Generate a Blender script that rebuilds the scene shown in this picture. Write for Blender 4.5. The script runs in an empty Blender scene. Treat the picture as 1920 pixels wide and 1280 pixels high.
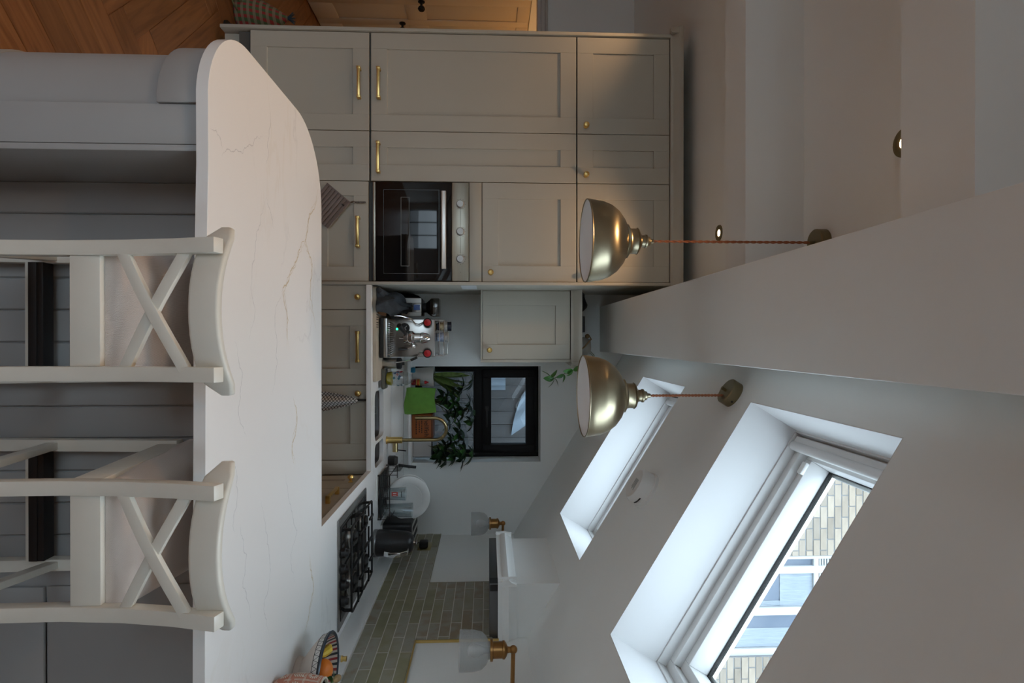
import bpy, bmesh, math, random
from mathutils import Vector, Matrix, Euler
random.seed(7)
PI = math.pi
scene = bpy.context.scene
COL = scene.collection

# ------------------------------------------------------------------ camera (photograph lies on its side: world up = image right)
cam_d = bpy.data.cameras.new('camera'); cam = bpy.data.objects.new('camera', cam_d); COL.objects.link(cam)
cam_d.sensor_fit = 'HORIZONTAL'; cam_d.sensor_width = 36.0; cam_d.lens = 20.0; cam_d.clip_start = 0.05
EYE = Vector((0, 0, 1.61))
pitch = math.atan(45 / 1066.7); yaw = math.atan(3 / 1066.7)
F_ = Vector((math.sin(yaw) * math.cos(pitch), math.cos(yaw) * math.cos(pitch), math.sin(pitch)))
R_ = Vector((math.cos(yaw), -math.sin(yaw), 0)); U_ = R_.cross(F_)
M = Matrix((U_, -R_, -F_)).transposed().to_4x4(); M.translation = EYE
cam.matrix_world = M
scene.camera = cam

# ------------------------------------------------------------------ sky, exposure
scene.view_settings.view_transform = 'Standard'; scene.view_settings.look = 'None'
scene.view_settings.gamma = 1.0; scene.view_settings.use_curve_mapping = False
scene.view_settings.exposure = 0.78
SKY = 5.7; SKY_COL = (0.73, 0.875, 1.0); DOWN = 11.0; HALL = 1.6
w = bpy.data.worlds.new('world'); scene.world = w; w.use_nodes = True
bg = w.node_tree.nodes['Background']; bg.inputs[0].default_value = (*SKY_COL, 1)
# standard overcast sky: zenith three times the horizon, dull below the horizon
_N = w.node_tree.nodes.new; _L = w.node_tree.links.new
_tc = _N('ShaderNodeTexCoord'); _sx = _N('ShaderNodeSeparateXYZ'); _L(_tc.outputs['Generated'], _sx.inputs[0])
_mx = _N('ShaderNodeMapRange'); _mx.inputs[1].default_value = 0; _mx.inputs[2].default_value = 1; _mx.inputs[3].default_value = SKY/3; _mx.inputs[4].default_value = SKY; _L(_sx.outputs[2], _mx.inputs[0])
_L(_mx.outputs[0], bg.inputs[1])
scene.cycles.max_bounces = 12; scene.cycles.diffuse_bounces = 7; scene.cycles.transparent_max_bounces = 24
scene.cycles.use_denoising = True; scene.cycles.sample_clamp_indirect = 6.0
scene.cycles.caustics_reflective = False; scene.cycles.caustics_refractive = False

# ------------------------------------------------------------------ helpers
class G:
    """collects geometry"""
    def __init__(s): s.v = []; s.f = []
    def add(s, vs, fs, M=None):
        o = len(s.v)
        s.v += [tuple((M @ Vector(p)) if M else p) for p in vs]
        s.f += [tuple(o + i for i in f) for f in fs]; return s
    def box(s, x0, x1, y0, y1, z0, z1, M=None):
        return s.add([(x0,y0,z0),(x1,y0,z0),(x1,y1,z0),(x0,y1,z0),(x0,y0,z1),(x1,y0,z1),(x1,y1,z1),(x0,y1,z1)],
            [(0,3,2,1),(4,5,6,7),(0,1,5,4),(1,2,6,5),(2,3,7,6),(3,0,4,7)], M)
    def lathe(s, prof, n=20, M=None, cap0=True, cap1=True, a0=0.0, a1=None):
        vs = []; fs = []; full = a1 is None; span = 2*PI if full else a1 - a0; m = n if full else n + 1
        for r, z in prof:
            for k in range(m):
                a = a0 + span * k / n; vs.append((r*math.cos(a), r*math.sin(a), z))
        for i in range(len(prof)-1):
            for k in range(n if full else n):
                k2 = (k+1) % m
                fs.append((i*m+k, i*m+k2, (i+1)*m+k2, (i+1)*m+k))
        if full:
            if cap0: fs.append(tuple(range(m-1, -1, -1)))
            if cap1: fs.append(tuple((len(prof)-1)*m + k for k in range(m)))
        return s.add(vs, fs, M)
    def cyl(s, p0, p1, r0, r1=None, n=12, caps=True):
        r1 = r0 if r1 is None else r1; p0 = Vector(p0); p1 = Vector(p1); d = p1 - p0
        Mx = Matrix.Translation(p0) @ d.to_track_quat('Z', 'Y').to_matrix().to_4x4()
        return s.lathe([(r0, 0), (r1, d.length)], n, Mx, caps, caps)
    def tube(s, pts, r, n=8, closed=False):
        pts = [Vector(p) for p in pts]; N = len(pts); rs = r if isinstance(r, (list, tuple)) else [r]*N
        vs = []; fs = []; up = None
        for i, p in enumerate(pts):
            t = (pts[(i+1) % N] - pts[i-1]) if closed else (pts[min(i+1, N-1)] - pts[max(i-1, 0)])
            t.normalize()
            if up is None:
                up = Vector((0,0,1)) if abs(t.z) < .9 else Vector((1,0,0))
            sd = t.cross(up).normalized(); up = sd.cross(t).normalized()
            for k in range(n):
                a = 2*PI*k/n; q = p + (sd*math.cos(a) + up*math.sin(a))*rs[i]; vs.append(tuple(q))
        for i in range(N if closed else N-1):
            j = (i+1) % N
            for k in range(n):
                k2 = (k+1) % n; fs.append((i*n+k, i*n+k2, j*n+k2, j*n+k))
        if not closed:
            fs.append(tuple(range(n-1, -1, -1))); fs.append(tuple((N-1)*n+k for k in range(n)))
        return s.add(vs, fs)
    def sweep(s, pts, w, h, xdir=(1,0,0)):
        """rectangular bar along pts; w along xdir, h across"""
        pts = [Vector(p) for p in pts]; xd = Vector(xdir); vs = []; fs = []; N = len(pts)
        for i, p in enumerate(pts):
            t = (pts[min(i+1, N-1)] - pts[max(i-1, 0)]).normalized()
            hd = t.cross(xd).normalized(); wd = hd.cross(t).normalized()
            for a, b in ((-1,-1),(1,-1),(1,1),(-1,1)): vs.append(tuple(p + wd*(a*w/2) + hd*(b*h/2)))
        for i in range(N-1):
            for k in range(4): fs.append((i*4+k, i*4+(k+1)%4, (i+1)*4+(k+1)%4, (i+1)*4+k))
        fs.append((3,2,1,0)); fs.append(tuple((N-1)*4+k for k in range(4)))
        return s.add(vs, fs)
    def prism(s, poly, z0, z1, M=None):
        n = len(poly)
        vs = [(x,y,z0) for x,y in poly] + [(x,y,z1) for x,y in poly]
        fs = [tuple(range(n-1,-1,-1)), tuple(range(n,2*n))] + [(i,(i+1)%n,n+(i+1)%n,n+i) for i in range(n)]
        return s.add(vs, fs, M)
    def extrude(s, prof, p0, p1, M=None):
        """profile [(a,b)] in the plane across p0->p1 (horizontal run): a = sideways (right of the run), b = up"""
        p0 = Vector(p0); p1 = Vector(p1); d = (p1-p0).normalized(); sd = d.cross(Vector((0,0,1)))
        n = len(prof); vs = [tuple(p + sd*a + Vector((0,0,b))) for p in (p0,p1) for a,b in prof]
        fs = [tuple(range(n)), tuple(range(2*n-1,n-1,-1))] + [(i,n+i,n+(i+1)%n,(i+1)%n) for i in range(n)]
        return s.add(vs, fs, M)
    def sphere(s, c, r, n=16, m=10, sc=(1,1,1)):
        prof = [(max(1e-4, r*math.sin(PI*i/m)), -r*math.cos(PI*i/m)) for i in range(m+1)]
        return s.lathe(prof, n, Matrix.Translation(Vector(c)) @ Matrix.Diagonal((*sc, 1)))
    def surf(s, rows):
        m = len(rows[0]); vs = [tuple(p) for r in rows for p in r]
        fs = [(i*m+k, i*m+k+1, (i+1)*m+k+1, (i+1)*m+k) for i in range(len(rows)-1) for k in range(m-1)]
        return s.add(vs, fs)

def mesh(name, g, bevel=0, seg=2, smooth=True, ang=35, thick=0):
    bm = bmesh.new(); vv = [bm.verts.new(p) for p in g.v]
    for f in g.f:
        try: bm.faces.new([vv[i] for i in f])
        except ValueError: pass
    bmesh.ops.recalc_face_normals(bm, faces=bm.faces)
    if thick:
        bmesh.ops.solidify(bm, geom=bm.faces[:], thickness=thick)
        bmesh.ops.recalc_face_normals(bm, faces=bm.faces)
    if bevel:
        es = [e for e in bm.edges if len(e.link_faces) == 2 and e.calc_face_angle(0) > .5]
        bmesh.ops.bevel(bm, geom=es, offset=bevel, segments=seg, profile=.5, affect='EDGES', clamp_overlap=True)
    me = bpy.data.meshes.new(name); bm.to_mesh(me); bm.free()
    if smooth:
        me.polygons.foreach_set('use_smooth', [True]*len(me.polygons))
        me.set_sharp_from_angle(angle=math.radians(ang))
    return me
def link(name, data, m=None, parent=None, M=None):
    o = bpy.data.objects.new(name, data); COL.objects.link(o)
    if m is not None and data is not None and len(data.materials) == 0: data.materials.append(m)
    if parent is not None: o.parent = parent
    if M is not None: o.matrix_local = M
    return o
def obj(name, g, m, parent=None, bevel=0, seg=2, smooth=True, ang=35, thick=0, M=None, label=None):
    o = link(name, mesh(name, g, bevel, seg, smooth, ang, thick), m, parent, M)
    if label: o['label'] = label
    return o
def tag(o, label, cat, group=None):
    o['label'] = label; o['category'] = cat
    if group: o['group'] = group
    return o
def thing(name, label, cat, loc=(0,0,0), rz=0, group=None):
    o = bpy.data.objects.new(name, None); COL.objects.link(o); o.empty_display_size = .05
    o.location = loc; o.rotation_euler = (0,0,rz); return tag(o, label, cat, group)
def struct(name, g, m, label=None, **k):
    o = obj(name, g, m, **k); o['kind'] = 'structure'
    if label: o['label'] = label
    return o
def copy_tree(o, parent=None):
    c = o.copy(); COL.objects.link(c); c.parent = parent
    for ch in list(o.children): copy_tree(ch, c)
    return c
def text(name, body, size, m, parent, M, extrude=.0004):
    c = bpy.data.curves.new(name, 'FONT'); c.body = body; c.size = size; c.extrude = extrude
    c.align_x = 'CENTER'; c.align_y = 'CENTER'; c.materials.append(m)
    tmp = bpy.data.objects.new(name, c); COL.objects.link(tmp); bpy.context.view_layer.update()
    me = bpy.data.meshes.new_from_object(tmp.evaluated_get(bpy.context.evaluated_depsgraph_get()))
    bpy.data.objects.remove(tmp); return link(name, me, m, parent, M)
FRONT = Matrix.Rotation(PI/2, 4, 'X')           # text plane facing -Y
def T(x, y, z): return Matrix.Translation((x, y, z))
def RX(a): return Matrix.Rotation(a, 4, 'X')
def RY(a): return Matrix.Rotation(a, 4, 'Y')
def RZ(a): return Matrix.Rotation(a, 4, 'Z')
def rrect(x0, x1, y0, y1, r, n=5, rs=None):
    rs = rs or (r, r, r, r); out = []
    for (cx, cy, a), q in zip(((x0,y0,PI),(x1,y0,1.5*PI),(x1,y1,0),(x0,y1,.5*PI)), rs):
        sx = 1 if cx == x0 else -1; sy = 1 if cy == y0 else -1
        if q <= 0: out.append((cx, cy)); continue
        for k in range(n+1):
            b = a + PI/2*k/n; out.append((cx+sx*q+q*math.cos(b), cy+sy*q+q*math.sin(b)))
    return out

# ------------------------------------------------------------------ materials
def mat(name, col, rough=.5, metal=0, spec=.5, var=0, vscale=4, bump=0, bscale=60, coat=0, rand=0, emit=None, estr=0, trans=0, ior=1.45, stretch=None, sheen=0):
    m = bpy.data.materials.new(name); m.use_nodes = True; nt = m.node_tree; b = nt.nodes['Principled BSDF']
    b.inputs['Base Color'].default_value = (*col, 1); b.inputs['Roughness'].default_value = rough; b.inputs['Metallic'].default_value = metal
    b.inputs['Specular IOR Level'].default_value = spec; b.inputs['Coat Weight'].default_value = coat; b.inputs['IOR'].default_value = ior
    b.inputs['Transmission Weight'].default_value = trans; b.inputs['Sheen Weight'].default_value = sheen
    if emit: b.inputs['Emission Color'].default_value = (*emit, 1); b.inputs['Emission Strength'].default_value = estr
    N = nt.nodes.new; L = nt.links.new
    tc = N('ShaderNodeTexCoord'); src = tc.outputs['Object']
    if stretch:
        mp = N('ShaderNodeMapping'); mp.inputs['Scale'].default_value = stretch; L(src, mp.inputs[0]); src = mp.outputs[0]
    if var or rand:
        hs = N('ShaderNodeHueSaturation'); hs.inputs['Color'].default_value = (*col, 1); L(hs.outputs[0], b.inputs['Base Color'])
        val = None
        if var:
            nz = N('ShaderNodeTexNoise'); nz.inputs['Scale'].default_value = vscale; nz.inputs['Detail'].default_value = 5; L(src, nz.inputs[0])
            mr = N('ShaderNodeMapRange'); mr.inputs[1].default_value = .3; mr.inputs[2].default_value = .7; mr.inputs[3].default_value = 1-var; mr.inputs[4].default_value = 1+var
            L(nz.outputs[0], mr.inputs[0]); val = mr.outputs[0]
        if rand:
            oi = N('ShaderNodeObjectInfo'); mr2 = N('ShaderNodeMapRange'); mr2.inputs[3].default_value = 1-rand; mr2.inputs[4].default_value = 1+rand
            L(oi.outputs['Random'], mr2.inputs[0])
            if val is not None:
                mu = N('ShaderNodeMath'); mu.operation = 'MULTIPLY'; L(val, mu.inputs[0]); L(mr2.outputs[0], mu.inputs[1]); val = mu.outputs[0]
            else: val = mr2.outputs[0]
        L(val, hs.inputs['Value'])
    if bump:
        nb = N('ShaderNodeTexNoise'); nb.inputs['Scale'].default_value = bscale; nb.inputs['Detail'].default_value = 4; L(src, nb.inputs[0])
        bp = N('ShaderNodeBump'); bp.inputs['Strength'].default_value = bump; bp.inputs['Distance'].default_value = .002
        L(nb.outputs[0], bp.inputs['Height']); L(bp.outputs[0], b.inputs['Normal'])
    return m
def nodes(m): return m.node_tree.nodes, m.node_tree.links, m.node_tree.nodes['Principled BSDF']
def ramp(N, stops):
    r = N.new('ShaderNodeValToRGB'); e = r.color_ramp.elements
    while len(e) < len(stops): e.new(.5)
    for k, (p, c) in enumerate(stops): e[k].position = p; e[k].color = (*c, 1) if len(c) == 3 else c
    return r

WALL = mat('white_wall_paint', (.83,.85,.84), .75, var=.02, vscale=1.5, bump=.05, bscale=220)
CEIL = mat('white_ceiling_paint', (.845,.875,.87), .8, var=.015, vscale=2)
SHAFT = mat('white_reveal_paint', (.68,.68,.68), .6)
CAB = mat('greige_cabinet_paint', (.46,.44,.375), .42, var=.015, vscale=3)
CARC = mat('carcass_dark', (.10,.095,.085), .7)
PENP = mat('light_grey_panel_paint', (.35,.35,.345), .45, var=.015)
BRASS = mat('brushed_gold', (.85,.60,.22), .28, 1, var=.05, vscale=30)
AGED = mat('aged_brass_shade', (.36,.31,.21), .29, 1, var=.06, vscale=12)
def aniso(m, a):
    N, L, b = nodes(m); tg = N.new('ShaderNodeTangent'); tg.direction_type = 'RADIAL'; tg.axis = 'Z'
    b.inputs['Anisotropic'].default_value = a; L.new(tg.outputs[0], b.inputs['Tangent'])
aniso(AGED, .8)
ABRONZE = mat('antique_bronze', (.36,.19,.07), .35, 1, var=.08, vscale=40)
ROSE = mat('antique_brass_dark', (.24,.20,.12), .38, 1)
STEEL = mat('brushed_steel', (.60,.59,.56), .3, 1, var=.05, vscale=8, stretch=(1,1,40))
OVENST = mat('champagne_steel', (.42,.39,.32), .35, 1, var=.04, vscale=6, stretch=(1,1,30))
CHROME = mat('chrome', (.78,.78,.78), .12, 1)
HANDLEM = mat('satin_aluminium', (.80,.77,.72), .35, 1)
BLACK = mat('black_plastic', (.012,.012,.013), .45)
BLKGL = mat('black_oven_glass', (.006,.006,.007), .05, spec=.6)
IRON = mat('cast_iron', (.012,.012,.012), .55, bump=.1, bscale=300)
WHITE = mat('white_plastic', (.78,.78,.76), .4)
WHITEP = mat('white_frame_paint', (.70,.70,.69), .35)
GASKET = mat('black_rubber', (.01,.01,.01), .6)
ANTHRA = mat('anthracite_frame', (.007,.007,.008), .6, spec=.3)
STOOLP = mat('ivory_stool_paint', (.70,.675,.60), .33, var=.03, vscale=9)
PORC = mat('white_porcelain', (.78,.78,.76), .18, coat=.3)
GREYC = mat('dark_denim_cloth', (.035,.042,.05), .95, bump=.5, bscale=500, var=.2, vscale=20)
TERRA = mat('terracotta', (.50,.20,.13), .8, var=.06, vscale=20)
CREAM = mat('cream_slip', (.66,.60,.50), .8)
LEAF = mat('green_leaf', (.045,.13,.03), .42, var=.3, vscale=18, rand=.35)
DLEAF = mat('dark_green_leaf', (.016,.042,.016), .4, var=.3, vscale=18, rand=.4)
STEM = mat('plant_stem', (.10,.12,.04), .6)
SOIL = mat('potting_soil', (.03,.02,.014), .95, bump=.6, bscale=120)
ORANGE = mat('orange_peel', (.72,.19,.02), .45, bump=.3, bscale=260)
YELLOW = mat('banana_yellow', (.70,.48,.05), .5, var=.15, vscale=25)
CORD = mat('rust_twisted_cord', (.34,.12,.055), .85, var=.25, vscale=300)
SLATE = mat('sink_gunmetal', (.30,.31,.32), .38, .9)
TIMBER = mat('pale_timber_board', (.42,.36,.28), .6, var=.15, vscale=6, stretch=(1,12,1))
GREENC = mat('green_microfibre', (.13,.30,.045), .95, bump=.8, bscale=700, var=.08, vscale=30, sheen=.3)
INK = mat('black_ink', (.012,.011,.01), .7)
RED = mat('red_plastic', (.45,.015,.02), .35)
DKRED = mat('dark_red_plastic', (.30,.01,.02), .4)
GREEN_LED = mat('green_indicator', (.0,.4,.1), .4, emit=(.02,1,.25), estr=3)
PAPER = mat('white_paper', (.70,.72,.74), .8)
GREYB = mat('grey_green_stone', (.10,.10,.08), .7)
SCREEN = mat('blue_display', (.01,.02,.05), .2, emit=(.06,.14,.40), estr=.08)
RATTAN = mat('woven_rope', (.30,.19,.09), .9, bump=.8, bscale=200)
EXT_FENCE = mat('weathered_fence_board', (.06,.058,.055), .85, var=.3, vscale=3, stretch=(12,12,1), rand=.25)
EXTW = mat('weathered_white_timber', (.34,.35,.36), .6)
EXT_GROUND = mat('outside_paving', (.12,.12,.12), .9, var=.2, vscale=3)
BRICK = mat('london_stock_brick', (.26,.215,.165), .9, var=.22, vscale=6, rand=.22, bump=.5, bscale=60)
MORTAR = mat('brick_mortar', (.15,.155,.16), .95, var=.1, vscale=20)
CURT = mat('white_net_curtain', (.62,.66,.70), .9)
DARKROOM = mat('dark_window_glass', (.10,.13,.17), .08, spec=.6)
DOORW = mat('hall_door_paint', (.62,.55,.44), .45)
TRIMW = mat('hall_trim_paint', (.55,.52,.48), .5)
PALECL = mat('pale_blue_washing', (.20,.24,.27), .9)

def glass_pane(name, tint=(.97,.985,.99), refl=.08, rough=.01):
    m = bpy.data.materials.new(name); m.use_nodes = True; nt = m.node_tree; nt.nodes.remove(nt.nodes['Principled BSDF'])
    N = nt.nodes.new; L = nt.links.new; out = nt.nodes['Material Output']
    tr = N('ShaderNodeBsdfTransparent'); tr.inputs[0].default_value = (*tint, 1)
    gl = N('ShaderNodeBsdfGlossy'); gl.inputs['Roughness'].default_value = rough; gl.inputs[0].default_value = (.9,.9,.9,1)
    lw = N('ShaderNodeLayerWeight'); lw.inputs[0].default_value = .5
    pw = N('ShaderNodeMath'); pw.operation = 'POWER'; pw.inputs[1].default_value = 4.0; L(lw.outputs['Facing'], pw.inputs[0])
    mu = N('ShaderNodeMath'); mu.operation = 'MULTIPLY_ADD'; mu.inputs[1].default_value = .6; mu.inputs[2].default_value = refl; mu.use_clamp = True; L(pw.outputs[0], mu.inputs[0])
    mx = N('ShaderNodeMixShader'); L(mu.outputs[0], mx.inputs[0]); L(tr.outputs[0], mx.inputs[1]); L(gl.outputs[0], mx.inputs[2]); L(mx.outputs[0], out.inputs[0])
    return m
PANE = glass_pane('window_glass', refl=.05)
PANE_D = glass_pane('kitchen_window_glass', (.75,.80,.84), refl=.07)
CLEAR = glass_pane('clear_drinking_glass', (.86,.89,.90), refl=.10)
SMOKE = glass_pane('smoked_hopper', (.5,.49,.48), refl=.08)
def frosted(name):
    m = bpy.data.materials.new(name); m.use_nodes = True; N, L, b = nodes(m)
    b.inputs['Base Color'].default_value = (.5,.52,.52,1); b.inputs['Roughness'].default_value = .25; b.inputs['Alpha'].default_value = .32
    tc = N.new('ShaderNodeTexCoord'); wv = N.new('ShaderNodeTexWave'); wv.inputs['Scale'].default_value = 60; wv.bands_direction = 'Z'
    br = N.new('ShaderNodeTexChecker'); L.new(tc.outputs['Object'], wv.inputs[0])
    bp = N.new('ShaderNodeBump'); bp.inputs['Strength'].default_value = .5; bp.inputs['Distance'].default_value = .002
    L.new(wv.outputs[0], bp.inputs['Height']); L.new(bp.outputs[0], b.inputs['Normal']); N.remove(br)
    return m
PRISM = frosted('prismatic_glass')

def quartz():
    m = mat('veined_white_quartz', (.84,.84,.83), .22, spec=.5); N, L, b = nodes(m)
    tc = N.new('ShaderNodeTexCoord')
    def vein(scale, off, width, seedoff, dist):
        mp = N.new('ShaderNodeMapping'); mp.inputs['Location'].default_value = seedoff; mp.inputs['Rotation'].default_value = (0,0,off); mp.inputs['Scale'].default_value = (.42,1,1)
        L.new(tc.outputs['Object'], mp.inputs[0])
        nz = N.new('ShaderNodeTexNoise'); nz.inputs['Scale'].default_value = scale; nz.inputs['Detail'].default_value = 6; nz.inputs['Distortion'].default_value = dist; nz.inputs['Roughness'].default_value = .55
        L.new(mp.outputs[0], nz.inputs[0])
        sb = N.new('ShaderNodeMath'); sb.operation = 'SUBTRACT'; sb.inputs[1].default_value = .5; L.new(nz.outputs[0], sb.inputs[0])
        ab = N.new('ShaderNodeMath'); ab.operation = 'ABSOLUTE'; L.new(sb.outputs[0], ab.inputs[0])
        mr = N.new('ShaderNodeMapRange'); mr.inputs[1].default_value = 0; mr.inputs[2].default_value = width; mr.inputs[3].default_value = 1; mr.inputs[4].default_value = 0; L.new(ab.outputs[0], mr.inputs[0])
        mk = N.new('ShaderNodeTexNoise'); mk.inputs['Scale'].default_value = 1.7; mk.inputs['Detail'].default_value = 3; mp2 = N.new('ShaderNodeMapping'); mp2.inputs['Location'].default_value = (seedoff[1]+3, seedoff[0], 0)
        L.new(tc.outputs['Object'], mp2.inputs[0]); L.new(mp2.outputs[0], mk.inputs[0])
        mm = N.new('ShaderNodeMapRange'); mm.inputs[1].default_value = .45; mm.inputs[2].default_value = .62; L.new(mk.outputs[0], mm.inputs[0])
        mu = N.new('ShaderNodeMath'); mu.operation = 'MULTIPLY'; L.new(mr.outputs[0], mu.inputs[0]); L.new(mm.outputs[0], mu.inputs[1])
        return mu.outputs[0]
    a = vein(1.9, .22, .0075, (2.1,5.3,0), .35); g = vein(1.5, -.15, .011, (7.7,1.9,0), .5)
    def mixc(fac, c1, col, k):
        s = N.new('ShaderNodeMath'); s.operation = 'MULTIPLY'; s.inputs[1].default_value = k; L.new(fac, s.inputs[0])
        x = N.new('ShaderNodeMix'); x.data_type = 'RGBA'; L.new(s.outputs[0], x.inputs['Factor'])
        if isinstance(c1, tuple): x.inputs['A'].default_value = (*c1, 1)
        else: L.new(c1, x.inputs['A'])
        x.inputs['B'].default_value = (*col, 1); return x.outputs['Result']
    c = mixc(a, (.84,.84,.83), (.56,.56,.57), .35); c = mixc(g, c, (.62,.54,.40), .12)
    L.new(c, b.inputs['Base Color']); return m
QUARTZ = quartz()

def wood():
    m = mat('honey_oak_floor', (.30,.13,.045), .38); N, L, b = nodes(m)
    tc = N.new('ShaderNodeTexCoord'); oi = N.new('ShaderNodeObjectInfo')
    ad = N.new('ShaderNodeVectorMath'); ad.operation = 'ADD'; mlt = N.new('ShaderNodeMath'); mlt.operation = 'MULTIPLY'; mlt.inputs[1].default_value = 37
    L.new(oi.outputs['Random'], mlt.inputs[0]); L.new(tc.outputs['Object'], ad.inputs[0]); L.new(mlt.outputs[0], ad.inputs[1])
    mp = N.new('ShaderNodeMapping'); mp.inputs['Scale'].default_value = (2.2, 22, 1); L.new(ad.outputs[0], mp.inputs[0])
    nz = N.new('ShaderNodeTexNoise'); nz.inputs['Scale'].default_value = 1.6; nz.inputs['Detail'].default_value = 8; nz.inputs['Distortion'].default_value = .7; L.new(mp.outputs[0], nz.inputs[0])
    r = ramp(N, [(.25,(.11,.042,.014)),(.5,(.20,.085,.03)),(.75,(.26,.12,.046))]); L.new(nz.outputs[0], r.inputs[0])
    hs = N.new('ShaderNodeHueSaturation'); mr = N.new('ShaderNodeMapRange'); mr.inputs[3].default_value = .78; mr.inputs[4].default_value = 1.2
    L.new(oi.outputs['Random'], mr.inputs[0]); L.new(mr.outputs[0], hs.inputs['Value']); L.new(r.outputs[0], hs.inputs['Color']); L.new(hs.outputs[0], b.inputs['Base Color'])
    return m
WOOD = wood()
def tilemat():
    m = mat('sage_stone_tile', (.27,.26,.19), .4); N, L, b = nodes(m)
    tc = N.new('ShaderNodeTexCoord'); oi = N.new('ShaderNodeObjectInfo'); ad = N.new('ShaderNodeVectorMath'); ad.operation = 'ADD'
    mlt = N.new('ShaderNodeMath'); mlt.operation = 'MULTIPLY'; mlt.inputs[1].default_value = 23; L.new(oi.outputs['Random'], mlt.inputs[0])
    L.new(tc.outputs['Object'], ad.inputs[0]); L.new(mlt.outputs[0], ad.inputs[1])
    nz = N.new('ShaderNodeTexNoise'); nz.inputs['Scale'].default_value = 14; nz.inputs['Detail'].default_value = 4; L.new(ad.outputs[0], nz.inputs[0])
    a = N.new('ShaderNodeMath'); a.operation = 'MULTIPLY_ADD'; a.inputs[1].default_value = .75; L.new(oi.outputs['Random'], a.inputs[0]); 
    s = N.new('ShaderNodeMath'); s.operation = 'SUBTRACT'; s.inputs[1].default_value = .28; L.new(nz.outputs[0], s.inputs[0]); L.new(s.outputs[0], a.inputs[2])
    r = ramp(N, [(.0,(.23,.225,.14)),(.35,(.29,.275,.17)),(.6,(.33,.31,.23)),(.8,(.35,.34,.29)),(1,(.31,.255,.175))]); L.new(a.outputs[0], r.inputs[0])
    L.new(r.outputs[0], b.inputs['Base Color']); return m
TILE = tilemat()
GROUT = mat('pale_grout', (.66,.65,.60), .9)
def weave(name, c1, c2, scale, rough=.95):
    m = mat(name, c1, rough, sheen=.2); N, L, b = nodes(m); tc = N.new('ShaderNodeTexCoord')
    mp = N.new('ShaderNodeMapping'); mp.inputs['Rotation'].default_value = (0, .0, .7); L.new(tc.outputs['Object'], mp.inputs[0])
    wv = N.new('ShaderNodeTexWave'); wv.inputs['Scale'].default_value = scale; wv.bands_direction = 'DIAGONAL'; L.new(mp.outputs[0], wv.inputs[0])
    r = ramp(N, [(.2,c2),(.8,c1)]); L.new(wv.outputs[0], r.inputs[0]); L.new(r.outputs[0], b.inputs['Base Color'])
    bp = N.new('ShaderNodeBump'); bp.inputs['Strength'].default_value = .4; bp.inputs['Distance'].default_value = .001; L.new(wv.outputs[0], bp.inputs['Height']); L.new(bp.outputs[0], b.inputs['Normal'])
    return m
SEATF = weave('beige_twill_fabric', (.70,.61,.55), (.58,.50,.45), 170)
MITTF = weave('taupe_quilted_cotton', (.22,.18,.165), (.17,.14,.13), 90)
def checks(name, base, line, sx, sz, thr, rot=0, extra=None):
    """woven check: dark lines crossing on a light cloth"""
    m = mat(name, base, .95); N, L, b = nodes(m); tc = N.new('ShaderNodeTexCoord'); mp = N.new('ShaderNodeMapping'); mp.inputs['Rotation'].default_value = (0,rot,0); L.new(tc.outputs['Object'], mp.inputs[0])
    outs = []
    for d, s in (('X', sx), ('Z', sz)):
        wv = N.new('ShaderNodeTexWave'); wv.inputs['Scale'].default_value = s; wv.bands_direction = d; L.new(mp.outputs[0], wv.inputs[0])
        g = N.new('ShaderNodeMath'); g.operation = 'GREATER_THAN'; g.inputs[1].default_value = thr; L.new(wv.outputs[0], g.inputs[0]); outs.append(g.outputs[0])
    if extra:
        x1 = N.new('ShaderNodeMix'); x1.data_type = 'RGBA'; x1.inputs['A'].default_value = (*base,1); x1.inputs['B'].default_value = (*line,1); L.new(outs[0], x1.inputs['Factor'])
        x2 = N.new('ShaderNodeMix'); x2.data_type = 'RGBA'; x2.inputs['B'].default_value = (*extra,1); L.new(outs[1], x2.inputs['Factor']); L.new(x1.outputs['Result'], x2.inputs['A']); x2.inputs['Factor'].default_value = .5
        h = N.new('ShaderNodeMath'); h.operation = 'MULTIPLY'; h.inputs[1].default_value = .65; L.new(outs[1], h.inputs[0]); L.new(h.outputs[0], x2.inputs['Factor']); res = x2.outputs['Result']
    else:
        mx = N.new('ShaderNodeMath'); mx.operation = 'MAXIMUM'; L.new(outs[0], mx.inputs[0]); L.new(outs[1], mx.inputs[1])
        x = N.new('ShaderNodeMix'); x.data_type = 'RGBA'; x.inputs['A'].default_value = (*base,1); x.inputs['B'].default_value = (*line,1); L.new(mx.outputs[0], x.inputs['Factor']); res = x.outputs['Result']
    L.new(res, b.inputs['Base Color']); return m
TOWELF = checks('checked_tea_towel', (.60,.59,.57), (.03,.03,.03), 22, 22, .88, rot=PI/4)
TARTAN = checks('tartan_wool', (.06,.10,.045), (.25,.03,.03), 9, 9, .55, extra=(.22,.20,.14))

def slab(outer, holes, z0, z1, M=None):
    """flat plate with holes: polygons in 2D, z0..z1"""
    bm = bmesh.new(); es = []
    for loop in [outer] + holes:
        vs = [bm.verts.new((x, y, 0)) for x, y in loop]
        es += [bm.edges.new((vs[i], vs[(i+1) % len(vs)])) for i in range(len(vs))]
    bmesh.ops.triangle_fill(bm, use_beauty=True, edges=es)
    bm.verts.index_update()
    vs = [v.co.copy() for v in bm.verts]; fs = [[v.index for v in f.verts] for f in bm.faces]; bm.free()
    g = G(); n = len(vs)
    V = [(p.x, p.y, z1) for p in vs] + [(p.x, p.y, z0) for p in vs]
    Fs = [tuple(f) for f in fs] + [tuple(n+i for i in reversed(f)) for f in fs]
    k = 0
    for loop in [outer] + holes:
        L = len(loop)
        for i in range(L): a = k+i; b = k+(i+1) % L; Fs.append((a, b, n+b, n+a))
        k += L
    return g.add(V, Fs, M)
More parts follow.
